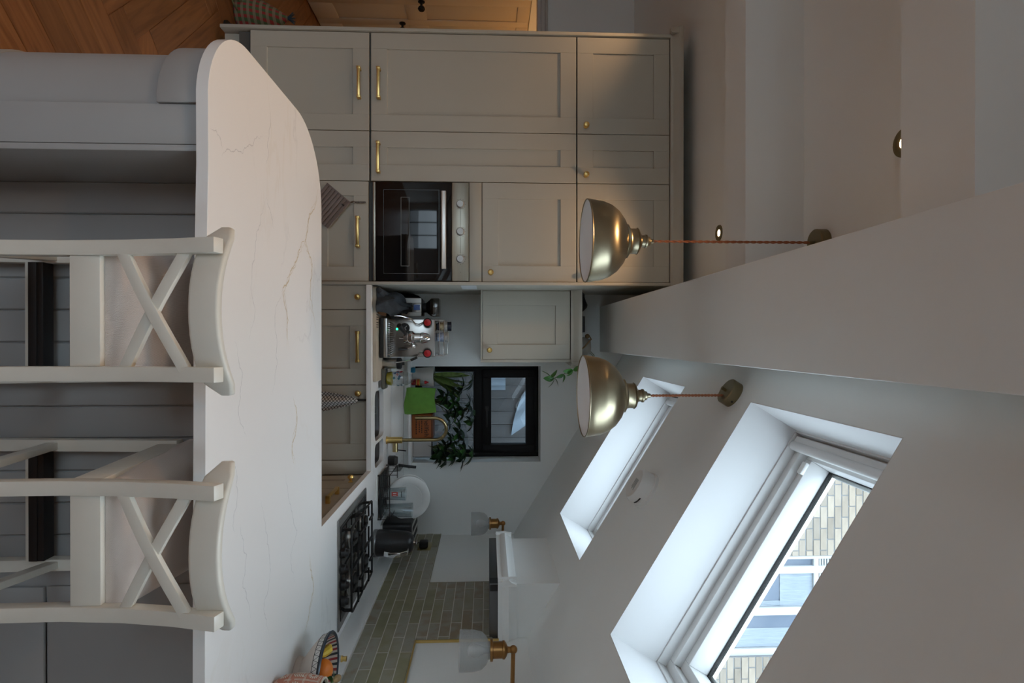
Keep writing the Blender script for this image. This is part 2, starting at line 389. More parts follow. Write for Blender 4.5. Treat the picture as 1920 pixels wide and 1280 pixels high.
XZ = Matrix(((1,0,0,0),(0,0,-1,0),(0,1,0,0),(0,0,0,1)))   # 2D (x,y) -> world (x, -z, y)

# ================================================================== STRUCTURE
ZC = 2.86; SA, SB = 2.657, -.6173                 # flat ceiling height; sloped ceiling Z = SA + SB*X
TH = math.atan(-SB); CT, ST = math.cos(TH), math.sin(TH)
floor = struct('floor', G().box(-3.8, 1.6, -2.8, 7.2, -.12, -.004), WOOD, 'honey oak herringbone floor')
# herringbone planks in the part of the floor that shows
PW, PL = .14, .70
pm = mesh('plank', G().box(-PL/2+.0012, PL/2-.0012, -PW/2+.0012, PW/2-.0012, -.004, 0), bevel=.0012, seg=1); pm.materials.append(WOOD)
K1 = Vector((-1.375, 2.487, 0)); ax = Vector((1,1,0)).normalized(); bx = Vector((-1,1,0)).normalized()
n_pl = 0
for i in range(-30, 31):
    for j in range(-6, 7):
        ox = i*PW + j*PL; oy = i*PW - j*PL
        for (cx, cy, r) in ((ox+PL/2, oy+PW/2, PI/4), (ox+PL+PW/2, oy+PW-PL/2, 3*PI/4)):
            p = K1 + ax*cx + bx*cy
            if not (1.45 < p.y < 5.9 and -3.3 < p.x < -.55): continue
            if p.y > 4.6 and p.x > -1.7: continue
            if p.x/p.y > -.40 or p.x/p.y < -.72: continue
            if -1.65 < p.x and 3.7 < p.y: continue
            link('plank', pm, None, floor, T(p.x, p.y, 0) @ RZ(r)); n_pl += 1

# back wall with the kitchen window, clipped by the roof slope
def roofz(x, extra=0): return SA + SB*x + extra
wb = slab([(-1.87,0),(1.6,0),(1.6,roofz(1.6,.2)),(.085,roofz(.085,.2)),(.085,3.0),(-1.87,3.0)], [[(.19,1.065),(.88,1.065),(.88,1.99),(.19,1.99)]], 0, .3, T(0,4.4,0) @ XZ)
struct('wall_back', wb, WALL, 'white painted back wall around the dark kitchen window', smooth=False)
struct('wall_return', G().box(-1.87, -1.77, 4.4, 4.83, 0, ZC), WALL, 'short white wall behind the tall cabinets', smooth=False)
wr = G().box(1.40, 1.62, -2.5, 4.1, 0, 1.82)
wall_right = struct('wall_right', wr, WALL, 'white side wall behind the hob', smooth=False)
struct('wall_left', G().box(-3.75, -3.6, -2.5, 4.93, 0, ZC), WALL, 'plain white wall on the far side', smooth=False)
wd = slab([(-3.6,0),(-2.97,0),(-2.97,2.03),(-2.0,2.03),(-2.0,0),(-1.77,0),(-1.77,ZC),(-3.6,ZC)], [], 0, .1, T(0,4.93,0) @ XZ)
struct('wall_doorway', wd, WALL, 'white wall with the doorway to the hall', smooth=False)
wq = slab([(-3.75,0),(-3.2,0),(-3.2,2.2),(-.7,2.2),(-.7,0),(1.62,0),(1.62,roofz(1.62,.25)),(.085,roofz(.085,.25)),(.085,3.0),(-3.75,3.0)], [], 0, .2, T(0,-2.5,0) @ XZ)
struct('wall_rear', wq, WALL, 'garden wall behind the camera with a wide opening added to let in light', smooth=False)
# unseen glazed doors, added to bring in daylight from behind the camera
g = G()
for k in range(4): g.box(-3.2+k*.8333-(.03 if k else 0), -3.2+k*.8333+(.03 if k < 3 else 0), -2.63, -2.57, 0, 2.2)
g.box(-3.2, -.7, -2.63, -2.57, 0, .06); g.box(-3.2, -.7, -2.63, -2.57, 2.14, 2.2)
dr = struct('door_1', g, ANTHRA, 'unseen glazed doors added behind the camera for daylight')
for k in range(3): obj('pane', G().box(-3.17+k*.8333, -3.23+(k+1)*.8333, -2.604, -2.598, .06, 2.14), PANE, dr)
struct('ceiling', G().box(-3.75, -.2, -2.5, 4.93, ZC, ZC+.12), CEIL, 'flat white ceiling with brass downlights', smooth=False)
struct('trim_1', G().box(-.24, .085, -2.5, 4.1, 2.42, 2.98), WALL, 'white boxed-in steel beam running away from the camera', bevel=.004)
struct('trim_2', G().box(-3.6, -.24, 2.206, 2.395, 2.625, ZC), WALL, 'white boxed-in ceiling beam nearer the tall cabinets', smooth=False)
struct('trim_3', G().box(-3.6, -.24, 1.146, 1.359, 2.625, ZC), WALL, 'white boxed-in ceiling beam nearer the camera', smooth=False)
# sloped ceiling in its own axes: s down the slope, y, n outwards
SM = Matrix(((CT,0,ST,.085),(0,1,0,0),(-ST,0,CT,SA+SB*.085),(0,0,0,1)))
S0, S1 = (.215-.085)/CT, (1.016-.085)/CT
YS = ((2.600, 3.315), (1.214, 1.943), (-.172, .556), (-1.558, -.830))  # last two roof windows are unseen, added for more skylight in the room
sl = slab([(-.2,-2.5),(1.79,-2.5),(1.79,4.1),(-.2,4.1)], [[(S0,a),(S1,a),(S1,b),(S0,b)] for a,b in YS], 0, .29, SM)
struct('ceiling_sloped', sl, CEIL, 'sloped white ceiling with two roof windows', smooth=False)
# roof windows: shaft lining, frame, sash, gasket, pane, blind rail
def ring(g, s0, s1, y0, y1, wd, n0, n1):
    g.box(s0, s0+wd, y0, y1, n0, n1, SM); g.box(s1-wd, s1, y0, y1, n0, n1, SM)
    g.box(s0+wd, s1-wd, y0, y0+wd, n0, n1, SM); g.box(s0+wd, s1-wd, y1-wd, y1, n0, n1, SM); return g
for k, (a, b) in enumerate(YS):
    sh = struct('window_%d' % (1, 2, 4, 5)[k], ring(G(), S0, S1, a, b, .0025, 0, .19), SHAFT, ('far', 'near', 'unseen added third', 'unseen added fourth')[k] + ' roof window in the sloped ceiling', smooth=False)
    obj('liner', ring(G(), S0+.001, S1-.001, a+.001, b-.001, .007, .188, .235), WHITEP, sh, bevel=.001)
    obj('window_frame', ring(G(), S0+.004, S1-.004, a+.004, b-.004, .034, .222, .285), WHITEP, sh, bevel=.003)
    obj('sash', ring(G(), S0+.038, S1-.038, a+.038, b-.038, .034, .25, .335), WHITEP, sh, bevel=.003)
    obj('gasket', ring(G(), S0+.070, S1-.070, a+.070, b-.070, .0045, .322, .334), GASKET, sh)
    obj('pane', G().box(S0+.071, S1-.071, a+.071, b-.071, .324, .330, SM), PANE, sh)
    obj('glazing_edge', ring(G(), S0+.075, S1-.075, a+.075, b-.075, .009, .332, .345), STEEL, sh)
    g = G(); g.tube([SM @ Vector((S0+.052, y, .205)) for y in (a+.012, b-.012)], .017, 12); g.box(S0+.018, S0+.05, a+.012, b-.012, .196, .222, SM)
    obj('blind_rail', g, WHITEP, sh)
    obj('catch', G().box(S0+.085, S0+.13, b-.075, b-.05, .236, .25, SM), WHITE, sh, bevel=.004)

# kitchen window (dark frame, fixed light below, opening light above)
def fr(g, x0, x1, z0, z1, wd, y0, y1):
    g.box(x0, x0+wd, y0, y1, z0, z1); g.box(x1-wd, x1, y0, y1, z0, z1); g.box(x0+wd, x1-wd, y0, y1, z0, z0+wd); g.box(x0+wd, x1-wd, y0, y1, z1-wd, z1); return g
g = fr(G(), .19, .88, 1.065, 1.99, .035, 4.29, 4.36); g.box(.225, .845, 4.295, 4.355, 1.515, 1.575)
w3 = struct('window_3', g, ANTHRA, 'dark framed kitchen window over the sink', bevel=.003)
obj('sash', fr(G(), .222, .848, 1.572, 1.958, .062, 4.272, 4.35), ANTHRA, w3, bevel=.004)
obj('sash', fr(G(), .222, .848, 1.095, 1.518, .018, 4.30, 4.35), ANTHRA, w3, bevel=.003)
obj('pane', G().box(.28, .79, 4.315, 4.321, 1.63, 1.90), PANE_D, w3)
obj('pane', G().box(.238, .832, 4.315, 4.321, 1.11, 1.502), PANE_D, w3)
g = G(); g.box(.50, .53, 4.262, 4.274, 1.588, 1.615); g.box(.515, .65, 4.245, 4.257, 1.594, 1.608); g.cyl((.515,4.25,1.601),(.515,4.275,1.601),.008)
obj('window_handle', g, BLACK, w3, bevel=.002)
sg = G().box(.15, .91, 4.03, 4.30, 1.045, 1.066)
so = struct('trim_4', sg, WHITEP, 'white window sill board under the dark window', bevel=.006)

# tiles on the side wall (parts of the wall), grout bed, gold edge trim
TH_, TL, GR = .0523, .2563, .004
tz0 = 1.010; ztop = tz0 + 5*TH_; Y0U, Y1U, ZU = 2.645, 3.272, 1.63
gb = G().box(1.3915, 1.40, 2.05, 4.1, tz0-.002, ztop); gb.box(1.3915, 1.40, Y0U, Y1U, ztop, ZU)
obj('grout', gb, GROUT, wall_right, smooth=False)
tmesh = {}
def tile(y0, y1, z0, z1):
    ly, lz = round(y1-y0-GR-.002, 4), round(z1-z0-GR, 4)
    if ly < .012 or lz < .008: return
    if (ly, lz) not in tmesh:
        m_ = mesh('tile', G().box(-.0065, 0, -ly/2, ly/2, -lz/2, lz/2), bevel=.0012, seg=1); m_.materials.append(TILE); tmesh[(ly, lz)] = m_
    link('tile', tmesh[(ly, lz)], None, wall_right, T(1.3965 + random.uniform(-.0006,.0004), (y0+y1)/2, (z0+z1)/2))
for r in range(13):
    z0 = tz0 + r*TH_; z1 = min(z0+TH_, ZU)
    lo, hi = (2.05, 4.1) if r < 5 else (Y0U, Y1U)
    y = 2.549 - 4*TL + (TL/2 if r % 2 else 0)
    while y < hi:
        a, b = max(y, lo), min(y+TL, hi)
        if b - a > .01: tile(a, b, z0, z1)
        y += TL
gt = G().box(1.388, 1.40, 2.05, Y0U, ztop, ztop+.006); gt.box(1.388, 1.40, Y0U-.007, Y0U, ztop, 1.66); 
obj('edge_trim', G().box(1.389,1.40,Y1U,Y1U+.003,ztop,ZU).box(1.389,1.40,Y1U,4.1,ztop,ztop+.003), mat('dull_edge_trim', (.30,.28,.20), .5), wall_right)
obj('edge_trim', gt, BRASS, wall_right, label='gold metal tile edge trim')

# doorway to the hall, hall shell and panelled hall door
g = G()
for (z, y, h) in ((2.03, 4.815, .03), (2.06, 4.808, .035), (2.095, 4.80, .02)): g.box(-2.97-(z-2.03)-h, -2.0+(z-2.03)+h, y, 4.83, z, z+h)
for (x, y, h) in ((0, 4.815, .03), (.03, 4.808, .035), (.065, 4.80, .02)):
    g.box(-2.97-x-h, -2.97-x, y, 4.83, 0, 2.03); g.box(-2.0+x, -2.0+x+h, y, 4.83, 0, 2.03)
struct('trim_5', g, TRIMW, 'moulded architrave around the hall doorway', bevel=.004)
struct('wall_hall_left', slab([(4.93,0),(5.03,0),(5.03,2.0),(5.81,2.0),(5.81,0),(7.2,0),(7.2,2.6),(4.93,2.6)], [], -.1, 0, Matrix(((0,0,1,-3.0),(1,0,0,0),(0,1,0,0),(0,0,0,1)))), WALL, 'hall wall holding the panelled door', smooth=False)
struct('wall_hall_right', G().box(-1.85, -1.75, 4.93, 7.2, 0, 2.6), WALL, 'hall wall on the kitchen side', smooth=False)
struct('wall_hall_end', G().box(-3.1, -1.75, 7.2, 7.3, 0, 2.6), WALL, 'end wall of the hall', smooth=False)
struct('ceiling_hall', G().box(-3.1, -1.75, 4.93, 7.3, 2.6, 2.7), CEIL, 'hall ceiling', smooth=False)
hx = -3.0
g = G().box(hx-.045, hx-.012, 5.031, 5.809, .006, 1.999)
ys = (5.035, 5.14, 5.385, 5.475, 5.70, 5.805); zs = (.012, .22, .86, 1.04, 1.72, 1.88, 1.99)
for i in (0, 2, 4): g.box(hx-.012, hx-.001, ys[i], ys[i+1], .012, 1.99)
for i in (1, 3):
    for j in (0, 2, 5): g.box(hx-.012, hx-.001, ys[i], ys[i+1], zs[j], zs[j+1])
d2 = struct('door_2', g, DOORW, 'cream panelled hall door with dark knobs', bevel=.003)
for i in (1, 3):
    for (za, zb) in ((.22,.86),(1.04,1.88)):
        pp = G(); y0, y1 = ys[i]+.006, ys[i+1]-.006; z0, z1 = za+.006, zb-.006; q = .035
        vs = [(hx-.012,y0,z0),(hx-.012,y1,z0),(hx-.012,y1,z1),(hx-.012,y0,z1),(hx-.002,y0+q,z0+q),(hx-.002,y1-q,z0+q),(hx-.002,y1-q,z1-q),(hx-.002,y0+q,z1-q)]
        pp.add(vs, [(4,5,6,7),(0,1,5,4),(1,2,6,5),(2,3,7,6),(3,0,4,7)]); obj('panel', pp, DOORW, d2)
for (y, z) in ((5.085, 1.02), (5.44, .80)):
    k = G(); MX = T(hx, y, z) @ RY(PI/2)
    k.lathe([(.030,0),(.030,.006),(.012,.012),(.010,.04),(.026,.05),(.032,.066),(.024,.08),(.004,.084)], 16, MX)
    obj('knob', k, ANTHRA, d2, label='dark metal door knob')
struct('wall_hall_light_stop', G().box(-3.2,-3.1,4.93,7.2,0,2.6), WALL, 'unseen panel added behind the hall door to block light', smooth=False)  # unseen, added to stop daylight leaking in around the hall door
struct('baseboard_hall', G().box(-3.0, -2.985, 5.85, 7.2, 0, .14), TRIMW, 'hall skirting board')
# hall lamp (gives the warm glow on the door)
hl = thing('hall_lamp', 'small globe lamp on the hall ceiling', 'lamp', (-2.35, 5.55, 2.6))
obj('lamp_base', G().lathe([(.06,0),(.06,-.02),(.02,-.03),(.02,-.06)], 16), ABRONZE, hl)
obj('globe', G().sphere((0,0,-.13), .075), mat('lit_opal_globe', (.9,.8,.6), .4, emit=(1,.62,.26), estr=6), hl)
ld = bpy.data.lights.new('hall_lamp_light', 'POINT'); ld.energy = HALL; ld.color = (1,.36,.09); ld.shadow_soft_size = .09
lo = bpy.data.objects.new('hall_lamp_light', ld); COL.objects.link(lo); lo.parent = hl; lo.location = (0,0,-.26)

# ================================================================== LARGE FURNITURE
# ---- cabinet door fronts (shaker), local: face towards -Y, x 0..w, z 0..h, front at y = 0
dcache = {}
def shaker(wd, h, fw=.095, fh=None, t=.022, rec=.009):
    key = (round(wd,4), round(h,4), fw, fh)
    if key in dcache: return dcache[key]
    fh = fh or fw; g = G()
    g.box(0, fw, 0, t, 0, h); g.box(wd-fw, wd, 0, t, 0, h)
    g.box(fw, wd-fw, 0, t, 0, fh); g.box(fw, wd-fw, 0, t, h-fh, h); g.box(fw-.002, wd-fw+.002, rec, t, fh-.002, h-fh+.002)
    m_ = mesh('door', g, bevel=.0011, seg=1); m_.materials.append(CAB); dcache[key] = m_; return m_
def plain(wd, h, t=.022):
    key = ('p', round(wd,4), round(h,4))
    if key not in dcache: m_ = mesh('door', G().box(0,wd,0,t,0,h), bevel=.0015, seg=1); m_.materials.append(CAB); dcache[key] = m_
    return dcache[key]
kg = G().lathe([(.014,0),(.014,.004),(.007,.006),(.006,.014),(.012,.018),(.0175,.025),(.0175,.032),(.013,.039),(.004,.042)], 16, RX(PI/2))
KNOB = mesh('knob', kg); KNOB.materials.append(BRASS)
hg = G().box(-.092,.092,-.038,-.026,-.0085,.0085); hg.box(-.092,-.076,-.038,0,-.011,.011); hg.box(.076,.092,-.038,0,-.011,.011)
HAND = mesh('handle', hg, bevel=.002); HAND.materials.append(BRASS)
def door(parent, x, z, wd, h, y=0, name='door', shk=True, knob=None, bar=None, fw=.095):
    o = link(name, shaker(wd, h, fw) if shk else plain(wd, h), None, parent, T(x, y, z))
    if knob: link('knob', KNOB, None, o, T(knob[0]-x, 0, knob[1]-z))
    if bar: link('handle', HAND, None, o, T(bar[0]-x, 0, bar[1]-z))
    return o

YD = 3.41                                   # plane of the tall and base door fronts
GRP_T = 'tall greige cabinets'
def tall(x0, x1, label):
    t = thing('tall_cabinet', label, 'cabinet', (x0, YD, 0), 0, GRP_T); wd = x1-x0
    return t, wd
def carcass(t, wd, z0, z1, dep=.64):
    obj('carcass', G().box(.001, wd-.001, .024, dep, z0, z1), CARC, t, smooth=False)
# left 600 larder
t, wd = tall(-1.823, -1.240, 'tall larder cabinet at the hall end with two bar handles and a knob')
carcass(t, wd, .14, 2.71); x0 = -1.823
door(t, .002, .215, wd-.004, .69, bar=(-1.515-x0, .85)); door(t, .002, .917, wd-.004, 1.223, bar=(-1.515-x0, .965)); door(t, .002, 2.148, wd-.004, .56, knob=(-1.287-x0, 2.199))
obj('plinth', G().box(0, wd, .05, .07, .045, .212), CAB, t)
# middle 300
x0 = -1.240; t, wd = tall(x0, -.942, 'narrow tall cabinet between the hall end larder and the oven housing')
carcass(t, wd, .14, 2.71)
door(t, .002, .215, wd-.004, .69); door(t, .002, .917, wd-.004, 1.223, bar=(-1.078-x0, .962)); door(t, .002, 2.148, wd-.004, .56, knob=(-.991-x0, 2.199))
obj('plinth', G().box(0, wd, .05, .07, .045, .212), CAB, t)
# oven housing 600
x0 = -.942; t, wd = tall(x0, -.347, 'tall oven housing cabinet with drawer below and cupboards above the oven')
carcass(t, wd, .14, .915); obj('carcass', G().box(.001, wd-.001, .024, .64, 1.50, 2.71), CARC, t, smooth=False)
obj('carcass', G().box(.001, wd-.001, .60, .64, .915, 1.50), CARC, t, smooth=False)
door(t, .002, .215, wd-.004, .36, name='drawer_front'); dr_ = door(t, .002, .578, wd-.004, .322, name='drawer_front', bar=(-.636-x0, .843), fw=.085)
obj('filler_panel', G().box(.002, wd-.002, 0, .022, 1.498, 1.572), CAB, t, bevel=.001)
door(t, .002, 1.576, wd-.004, .565, knob=(-.402-x0, 1.626)); door(t, .002, 2.148, wd-.004, .56, knob=(-.402-x0, 2.199))
obj('plinth', G().box(0, wd, .05, .07, .045, .212), CAB, t)
# end panels, cornice, skirting
ep = thing('end_panel', 'greige end panel on the hall side of the tall cabinets', 'panel', (-1.845, 3.395, 0))
obj('panel', G().box(0, .019, 0, .68, .045, 2.712), CAB, ep, bevel=.0015)
tag(obj('side_panel', G().box(-.346, -.327, 3.40, 4.098, 0, 2.712), CAB, bevel=.0015), 'greige side panel of the oven housing beside the coffee grinder', 'panel')
cp = [(0,0),(.012,0),(.012,.012),(.018,.022),(.034,.040),(.040,.055),(.040,.070),(0,.070)]
cn = thing('cornice_moulding', 'greige cornice moulding along the top of the tall cabinets', 'moulding', (0,0,2.712))
g = G().extrude(cp, (-1.883,3.41,0), (-.292,3.41,0)); obj('front_moulding', g, CAB, cn)
g = G().extrude([(-a,b) for a,b in cp][::-1], (-1.843,3.372,0), (-1.843,4.09,0)); obj('side_moulding', g, CAB, cn)
g = G().extrude(cp, (-.332,3.372,0), (-.332,4.09,0)); obj('side_moulding', g, CAB, cn)
obj('top_board', G().box(-1.85,-.33,3.41,4.09,0,.012), CAB, cn)

KNOBG = mat('grey_oven_knob', (.42,.41,.39), .4, .6)
# ---- built-in oven
ov = thing('built_in_oven', 'built-in single oven with black glass door and steel control panel', 'oven', (-.942+.004, YD-.002, .915))
ow = .587
obj('body', G().box(.02, ow-.02, .03, .55, .01, .575), CARC, ov, smooth=False)
obj('vent_trim', G().box(0, ow, .012, .03, .002, .012), BLACK, ov); obj('base_strip', G().box(0, ow, .0, .03, .012, .028), OVENST, ov, bevel=.002)
dg = obj('oven_door', G().box(0, ow, -.002, .028, .030, .478), BLKGL, ov, bevel=.003)
hb = G().box(.064, .522, -.062, -.046, .422, .449); hb.box(.10,.125,-.048,0,.430,.444); hb.box(.46,.485,-.048,0,.430,.444); obj('handle', hb, HANDLEM, dg, bevel=.003)
obj('inner_window', fr(G(), .045, .545, .075, .405, .003, -.0028, -.0022), mat('oven_window_edge', (.03,.03,.03), .2), dg)
obj('shelf_rail', fr(G(), .09, .50, .178, .228, .002, -.0029, -.0024), mat('oven_rack_wire', (.16,.15,.13), .3, .5), dg)
cpn = obj('control_panel', G().box(0, ow, -.002, .03, .480, .580), OVENST, ov, bevel=.002)
for kx in (.13, .293, .456):
    kb = G().lathe([(.026,0),(.026,.002),(.0235,.003),(.0215,.022),(.019,.025),(.001,.025)], 20, T(kx, -.002, .53) @ RX(PI/2)); kob = obj('knob', kb, KNOBG, cpn)
    dg_ = G()
    for a in range(9):
        an = math.radians(-30 + a*30); cx, cz = kx+.031*math.cos(an), .53+.031*math.sin(an); dg_.box(cx-.0014, cx+.0014, -.0026, -.0018, cz-.0014, cz+.0014)
    obj('dial_marks', dg_, INK, cpn)
for a, b in ((.165,.258),(.328,.421),(.533,.537)): obj('panel_line', G().box(a, b, -.0024, -.0018, .529, .531), INK, cpn)

# ---- base cabinets on the back run
GRP_B = 'greige base cabinets'
def base(x0, x1, label, **k):
    t = thing('base_cabinet', label, 'cabinet', (x0, YD+.01, 0), 0, GRP_B); wd = x1-x0
    carcass(t, wd, .14, .68 if 'sink' in label else .888, .62); return t, wd
t, wd = base(-.327, -.180, 'narrow pull-out base cabinet beside the oven housing with a single knob')
door(t, .002, .15, wd-.004, .735, shk=False, knob=(-.254+.327, .84)); obj('plinth', G().box(0,wd,.05,.07,0,.145), CAB, t)
t, wd = base(-.180, .268, 'base cabinet door with a gold bar handle under the espresso machine')
door(t, .002, .15, wd-.004, .735, bar=(.041+.18, .84)); obj('plinth', G().box(0,wd,.05,.07,0,.145), CAB, t)
t, wd = base(.268, .715, 'sink base cabinet with a knob and a checked towel hanging on it')
door(t, .002, .15, wd-.004, .735, knob=(.317-.268, .842)); obj('plinth', G().box(0,wd,.05,.07,0,.145), CAB, t)
tag(obj('corner_filler', G().box(.717, .80, YD+.01, YD+.03, .15, .885), CAB, bevel=.001), 'plain greige corner filler between the sink cabinet and the hob run', 'panel')
# right run under the hob (fronts face the aisle, -X)
XR = .80
def rbase(y1, y0, label):
    t = thing('base_cabinet', label, 'cabinet', (XR, y1, 0), -PI/2, GRP_B); wd = y1-y0; carcass(t, wd, .14, .888, .58); return t, wd
t, wd = rbase(3.40, 3.10, 'narrow base cabinet with a knob in the corner by the hob')
door(t, .002, .15, wd-.004, .735, knob=(3.40-3.235, .838)); obj('plinth', G().box(0,wd,.05,.07,0,.145), CAB, t)
t, wd = rbase(3.10, 2.50, 'hob base cabinet with a gold bar handle facing the aisle')
door(t, .002, .70, wd-.004, .185, name='drawer_front', shk=False, bar=(3.10-2.90, .828)); door(t, .002, .15, wd-.004, .545, name='drawer_front'); obj('plinth', G().box(0,wd,.05,.07,0,.145), CAB, t)

# ---- wall cabinet beside the window
wc = thing('wall_cabinet', 'greige wall cabinet with one shaker door above the espresso machine', 'cabinet', (-.327, 3.72, 1.575))
obj('carcass', G().box(0, .458, .024, .376, 0, .575), CARC, wc, smooth=False)
obj('filler', G().box(0, .006, .004, .024, 0, .575), CAB, wc)
link('door', shaker(.446, .573), None, wc, T(.007, 0, .001)); link('knob', KNOB, None, wc.children[-1], T(.393, 0, .045))
obj('end_panel', G().box(.455, .474, 0, .376, -.012, .578), CAB, wc, bevel=.001); obj('underside', G().box(0,.455,0,.376,-.012,-.001), CAB, wc)
g = G().extrude(cp, (0,0,.578), (.514,0,.578)); g.extrude(cp, (.474,-.04,.578), (.474,.376,.578)); obj('cornice', g, CAB, wc)
obj('top_board', G().box(0,.474,0,.376,.58,.60), CAB, wc)

# ---- worktop: one continuous U of veined quartz with sink and drainer cut out
def arc(cx, cy, r, a0, a1, n=10): return [(cx+r*math.cos(math.radians(a0+(a1-a0)*k/n)), cy+r*math.sin(math.radians(a0+(a1-a0)*k/n))) for k in range(n+1)]
XL, YN, YF = -.833, 1.425, 2.392
outer = arc(XL+.235, YN+.245, .235, 180, 265, 16) + [(-.44,1.437),(-.1,1.424),(1.398,1.412),(1.398,4.098),(-.326,4.098),(-.326,3.398),(.776,3.398),(.776,YF)] + arc(XL+.30, YF-.30, .30, 90, 180, 14)
sink1 = rrect(.318, .625, 3.50, 3.80, .05); sink2 = rrect(.645, .79, 3.50, 3.80, .045)
grooves = []
for k in range(6):
    yy = 3.50+.055*k; grooves.append(rrect(.835, .98+.02*k, yy, yy+.014, .006, 2))
wt = thing('quartz_worktop', 'white veined quartz worktop running around the peninsula, hob and sink', 'worktop', (0,0,.89))
bm_t = slab(outer, [sink1, sink2]+grooves, 0, .03)
me = mesh('top', bm_t, ang=30)
top = link('top', me, QUARTZ, wt)
bv = top.modifiers.new('edge', 'BEVEL'); bv.width = .004; bv.segments = 3; bv.limit_method = 'ANGLE'; bv.angle_limit = math.radians(60)
obj('groove_floor', G().box(.82, 1.12, 3.48, 3.80, .018, .0265), QUARTZ, wt)
us = G().box(-.326, 1.398, 4.079, 4.099, .0305, .118); obj('upstand', us, QUARTZ, wt, bevel=.0015)
us = G().box(1.379, 1.399, 1.45, 4.078, .0305, .118); obj('upstand', us, QUARTZ, wt, bevel=.0015)

# thin veins in the stone
VEINS = {
  'gold1': [(-0.612,2.349),(-0.488,2.231),(-0.376,2.180),(-0.297,2.264),(-0.160,2.244),(-0.047,2.312)],
  'gold2': [(-0.376,2.180),(-0.325,2.107),(-0.259,2.050),(-0.174,1.945),(-0.068,1.996),(0.024,1.985)],
  'gold3': [(0.204,2.049),(0.294,2.082),(0.363,2.037),(0.442,2.054)],
  'gold4': [(0.827,2.228),(0.904,2.254),(0.988,2.281),(1.055,2.221),(1.107,2.163)],
  'grey1': [(-0.526,1.446),(-0.533,1.476),(-0.519,1.499),(-0.495,1.511)],
  'grey2': [(-0.476,1.505),(-0.508,1.551),(-0.524,1.633),(-0.573,1.706),(-0.624,1.774)],
  'grey3': [(-0.731,1.838),(-0.632,1.821),(-0.541,1.799)],
  'grey4': [(-0.444,1.807),(-0.351,1.757),(-0.297,1.725),(-0.182,1.694),(-0.090,1.717),(0.005,1.679)],
  'grey5': [(-0.444,1.807),(-0.402,1.842),(-0.355,1.860)],
  'grey6': [(0.004,1.581),(0.095,1.632),(0.182,1.607),(0.279,1.656)],
  'grey7': [(0.447,1.958),(0.540,1.994),(0.689,2.087),(0.752,2.020),(0.862,2.058)],
  'grey8': [(0.492,1.763),(0.604,1.804),(0.730,1.834),(0.811,1.782),(0.932,1.825)],
  'grey9': [(0.510,1.613),(0.614,1.655),(0.695,1.630),(0.812,1.684)],
  'grey10': [(-0.174,1.945),(-0.064,1.873),(0.075,1.896),(0.175,1.840)],
  'grey11': [(0.212,1.420),(0.248,1.399),(0.288,1.406)],
  'grey12': [(0.319,1.555),(0.431,1.597),(0.528,1.580)],
}
VG = mat('vein_gold', (.66,.58,.44), .22); VS = mat('vein_grey', (.66,.66,.665), .22)
def ribbon(pts, wd, m, seed, zz=.0303):
    rnd = random.Random(seed); P = [Vector((x, y)) for x, y in pts]
    for it in range(4):
        Q = [P[0]]
        for p, q in zip(P, P[1:]):
            d = q-p; Q += [(p+q)/2 + Vector((-d.y, d.x))*rnd.uniform(-.16,.16), q]
        P = Q
    n = len(P); g = G(); rows = []
    for i, p in enumerate(P):
        d = (P[min(i+1,n-1)]-P[max(i-1,0)]).normalized(); w2 = wd*(.35+.65*rnd.random())*min(1, 4*min(i,n-1-i)/n+.12)/2
        rows.append([(p.x-d.y*w2, p.y+d.x*w2, zz), (p.x+d.y*w2, p.y-d.x*w2, zz)])
    obj('vein', g.surf(rows), m, wt)
for k, (nm, p) in enumerate(VEINS.items()):
    gold = nm.startswith('gold')
    if min(q[1] for q in p) < 1.43: continue
    ribbon(p, .007 if gold else .004, VG if gold else VS, k)
    if gold: ribbon([(x+.012, y+.02*math.sin(3*i)) for i, (x, y) in enumerate(p)], .003, VG, k+50, .0304)
# ---- sink bowls
for (bx0, bx1, lab) in ((.318,.625,'large gunmetal sink bowl under the brass tap spout'),(.645,.79,'small gunmetal half bowl beside the brass tap')):
    sk_ = thing('sink_bowl', lab, 'sink', (0,0,.70)); g = G()
    a = rrect(bx0-.012, bx1+.012, 3.488, 3.812, .05); b = rrect(bx0-.004, bx1+.004, 3.496, 3.804, .05); c = rrect(bx0+.01, bx1-.01, 3.51, 3.79, .05); n = len(a)
    vs = [(x,y,.186) for x,y in a] + [(x,y,.186) for x,y in b] + [(x,y,.02) for x,y in c]
    g.add(vs, [(i,(i+1)%n,n+(i+1)%n,n+i) for i in range(n)] + [(n+i,n+(i+1)%n,2*n+(i+1)%n,2*n+i) for i in range(n)] + [tuple(range(2*n,3*n))])
    obj('bowl', g, SLATE, sk_); cxx = (bx0+bx1)/2
    obj('drain', G().lathe([(.035,0),(.035,.004),(.02,.005),(.001,.002)], 16, T(cxx, 3.66, .02)), STEEL, sk_)
    if bx1 < .7: obj('overflow', fr(G(), .44, .49, .145, .175, .005, 3.79, 3.797), STEEL, sk_)

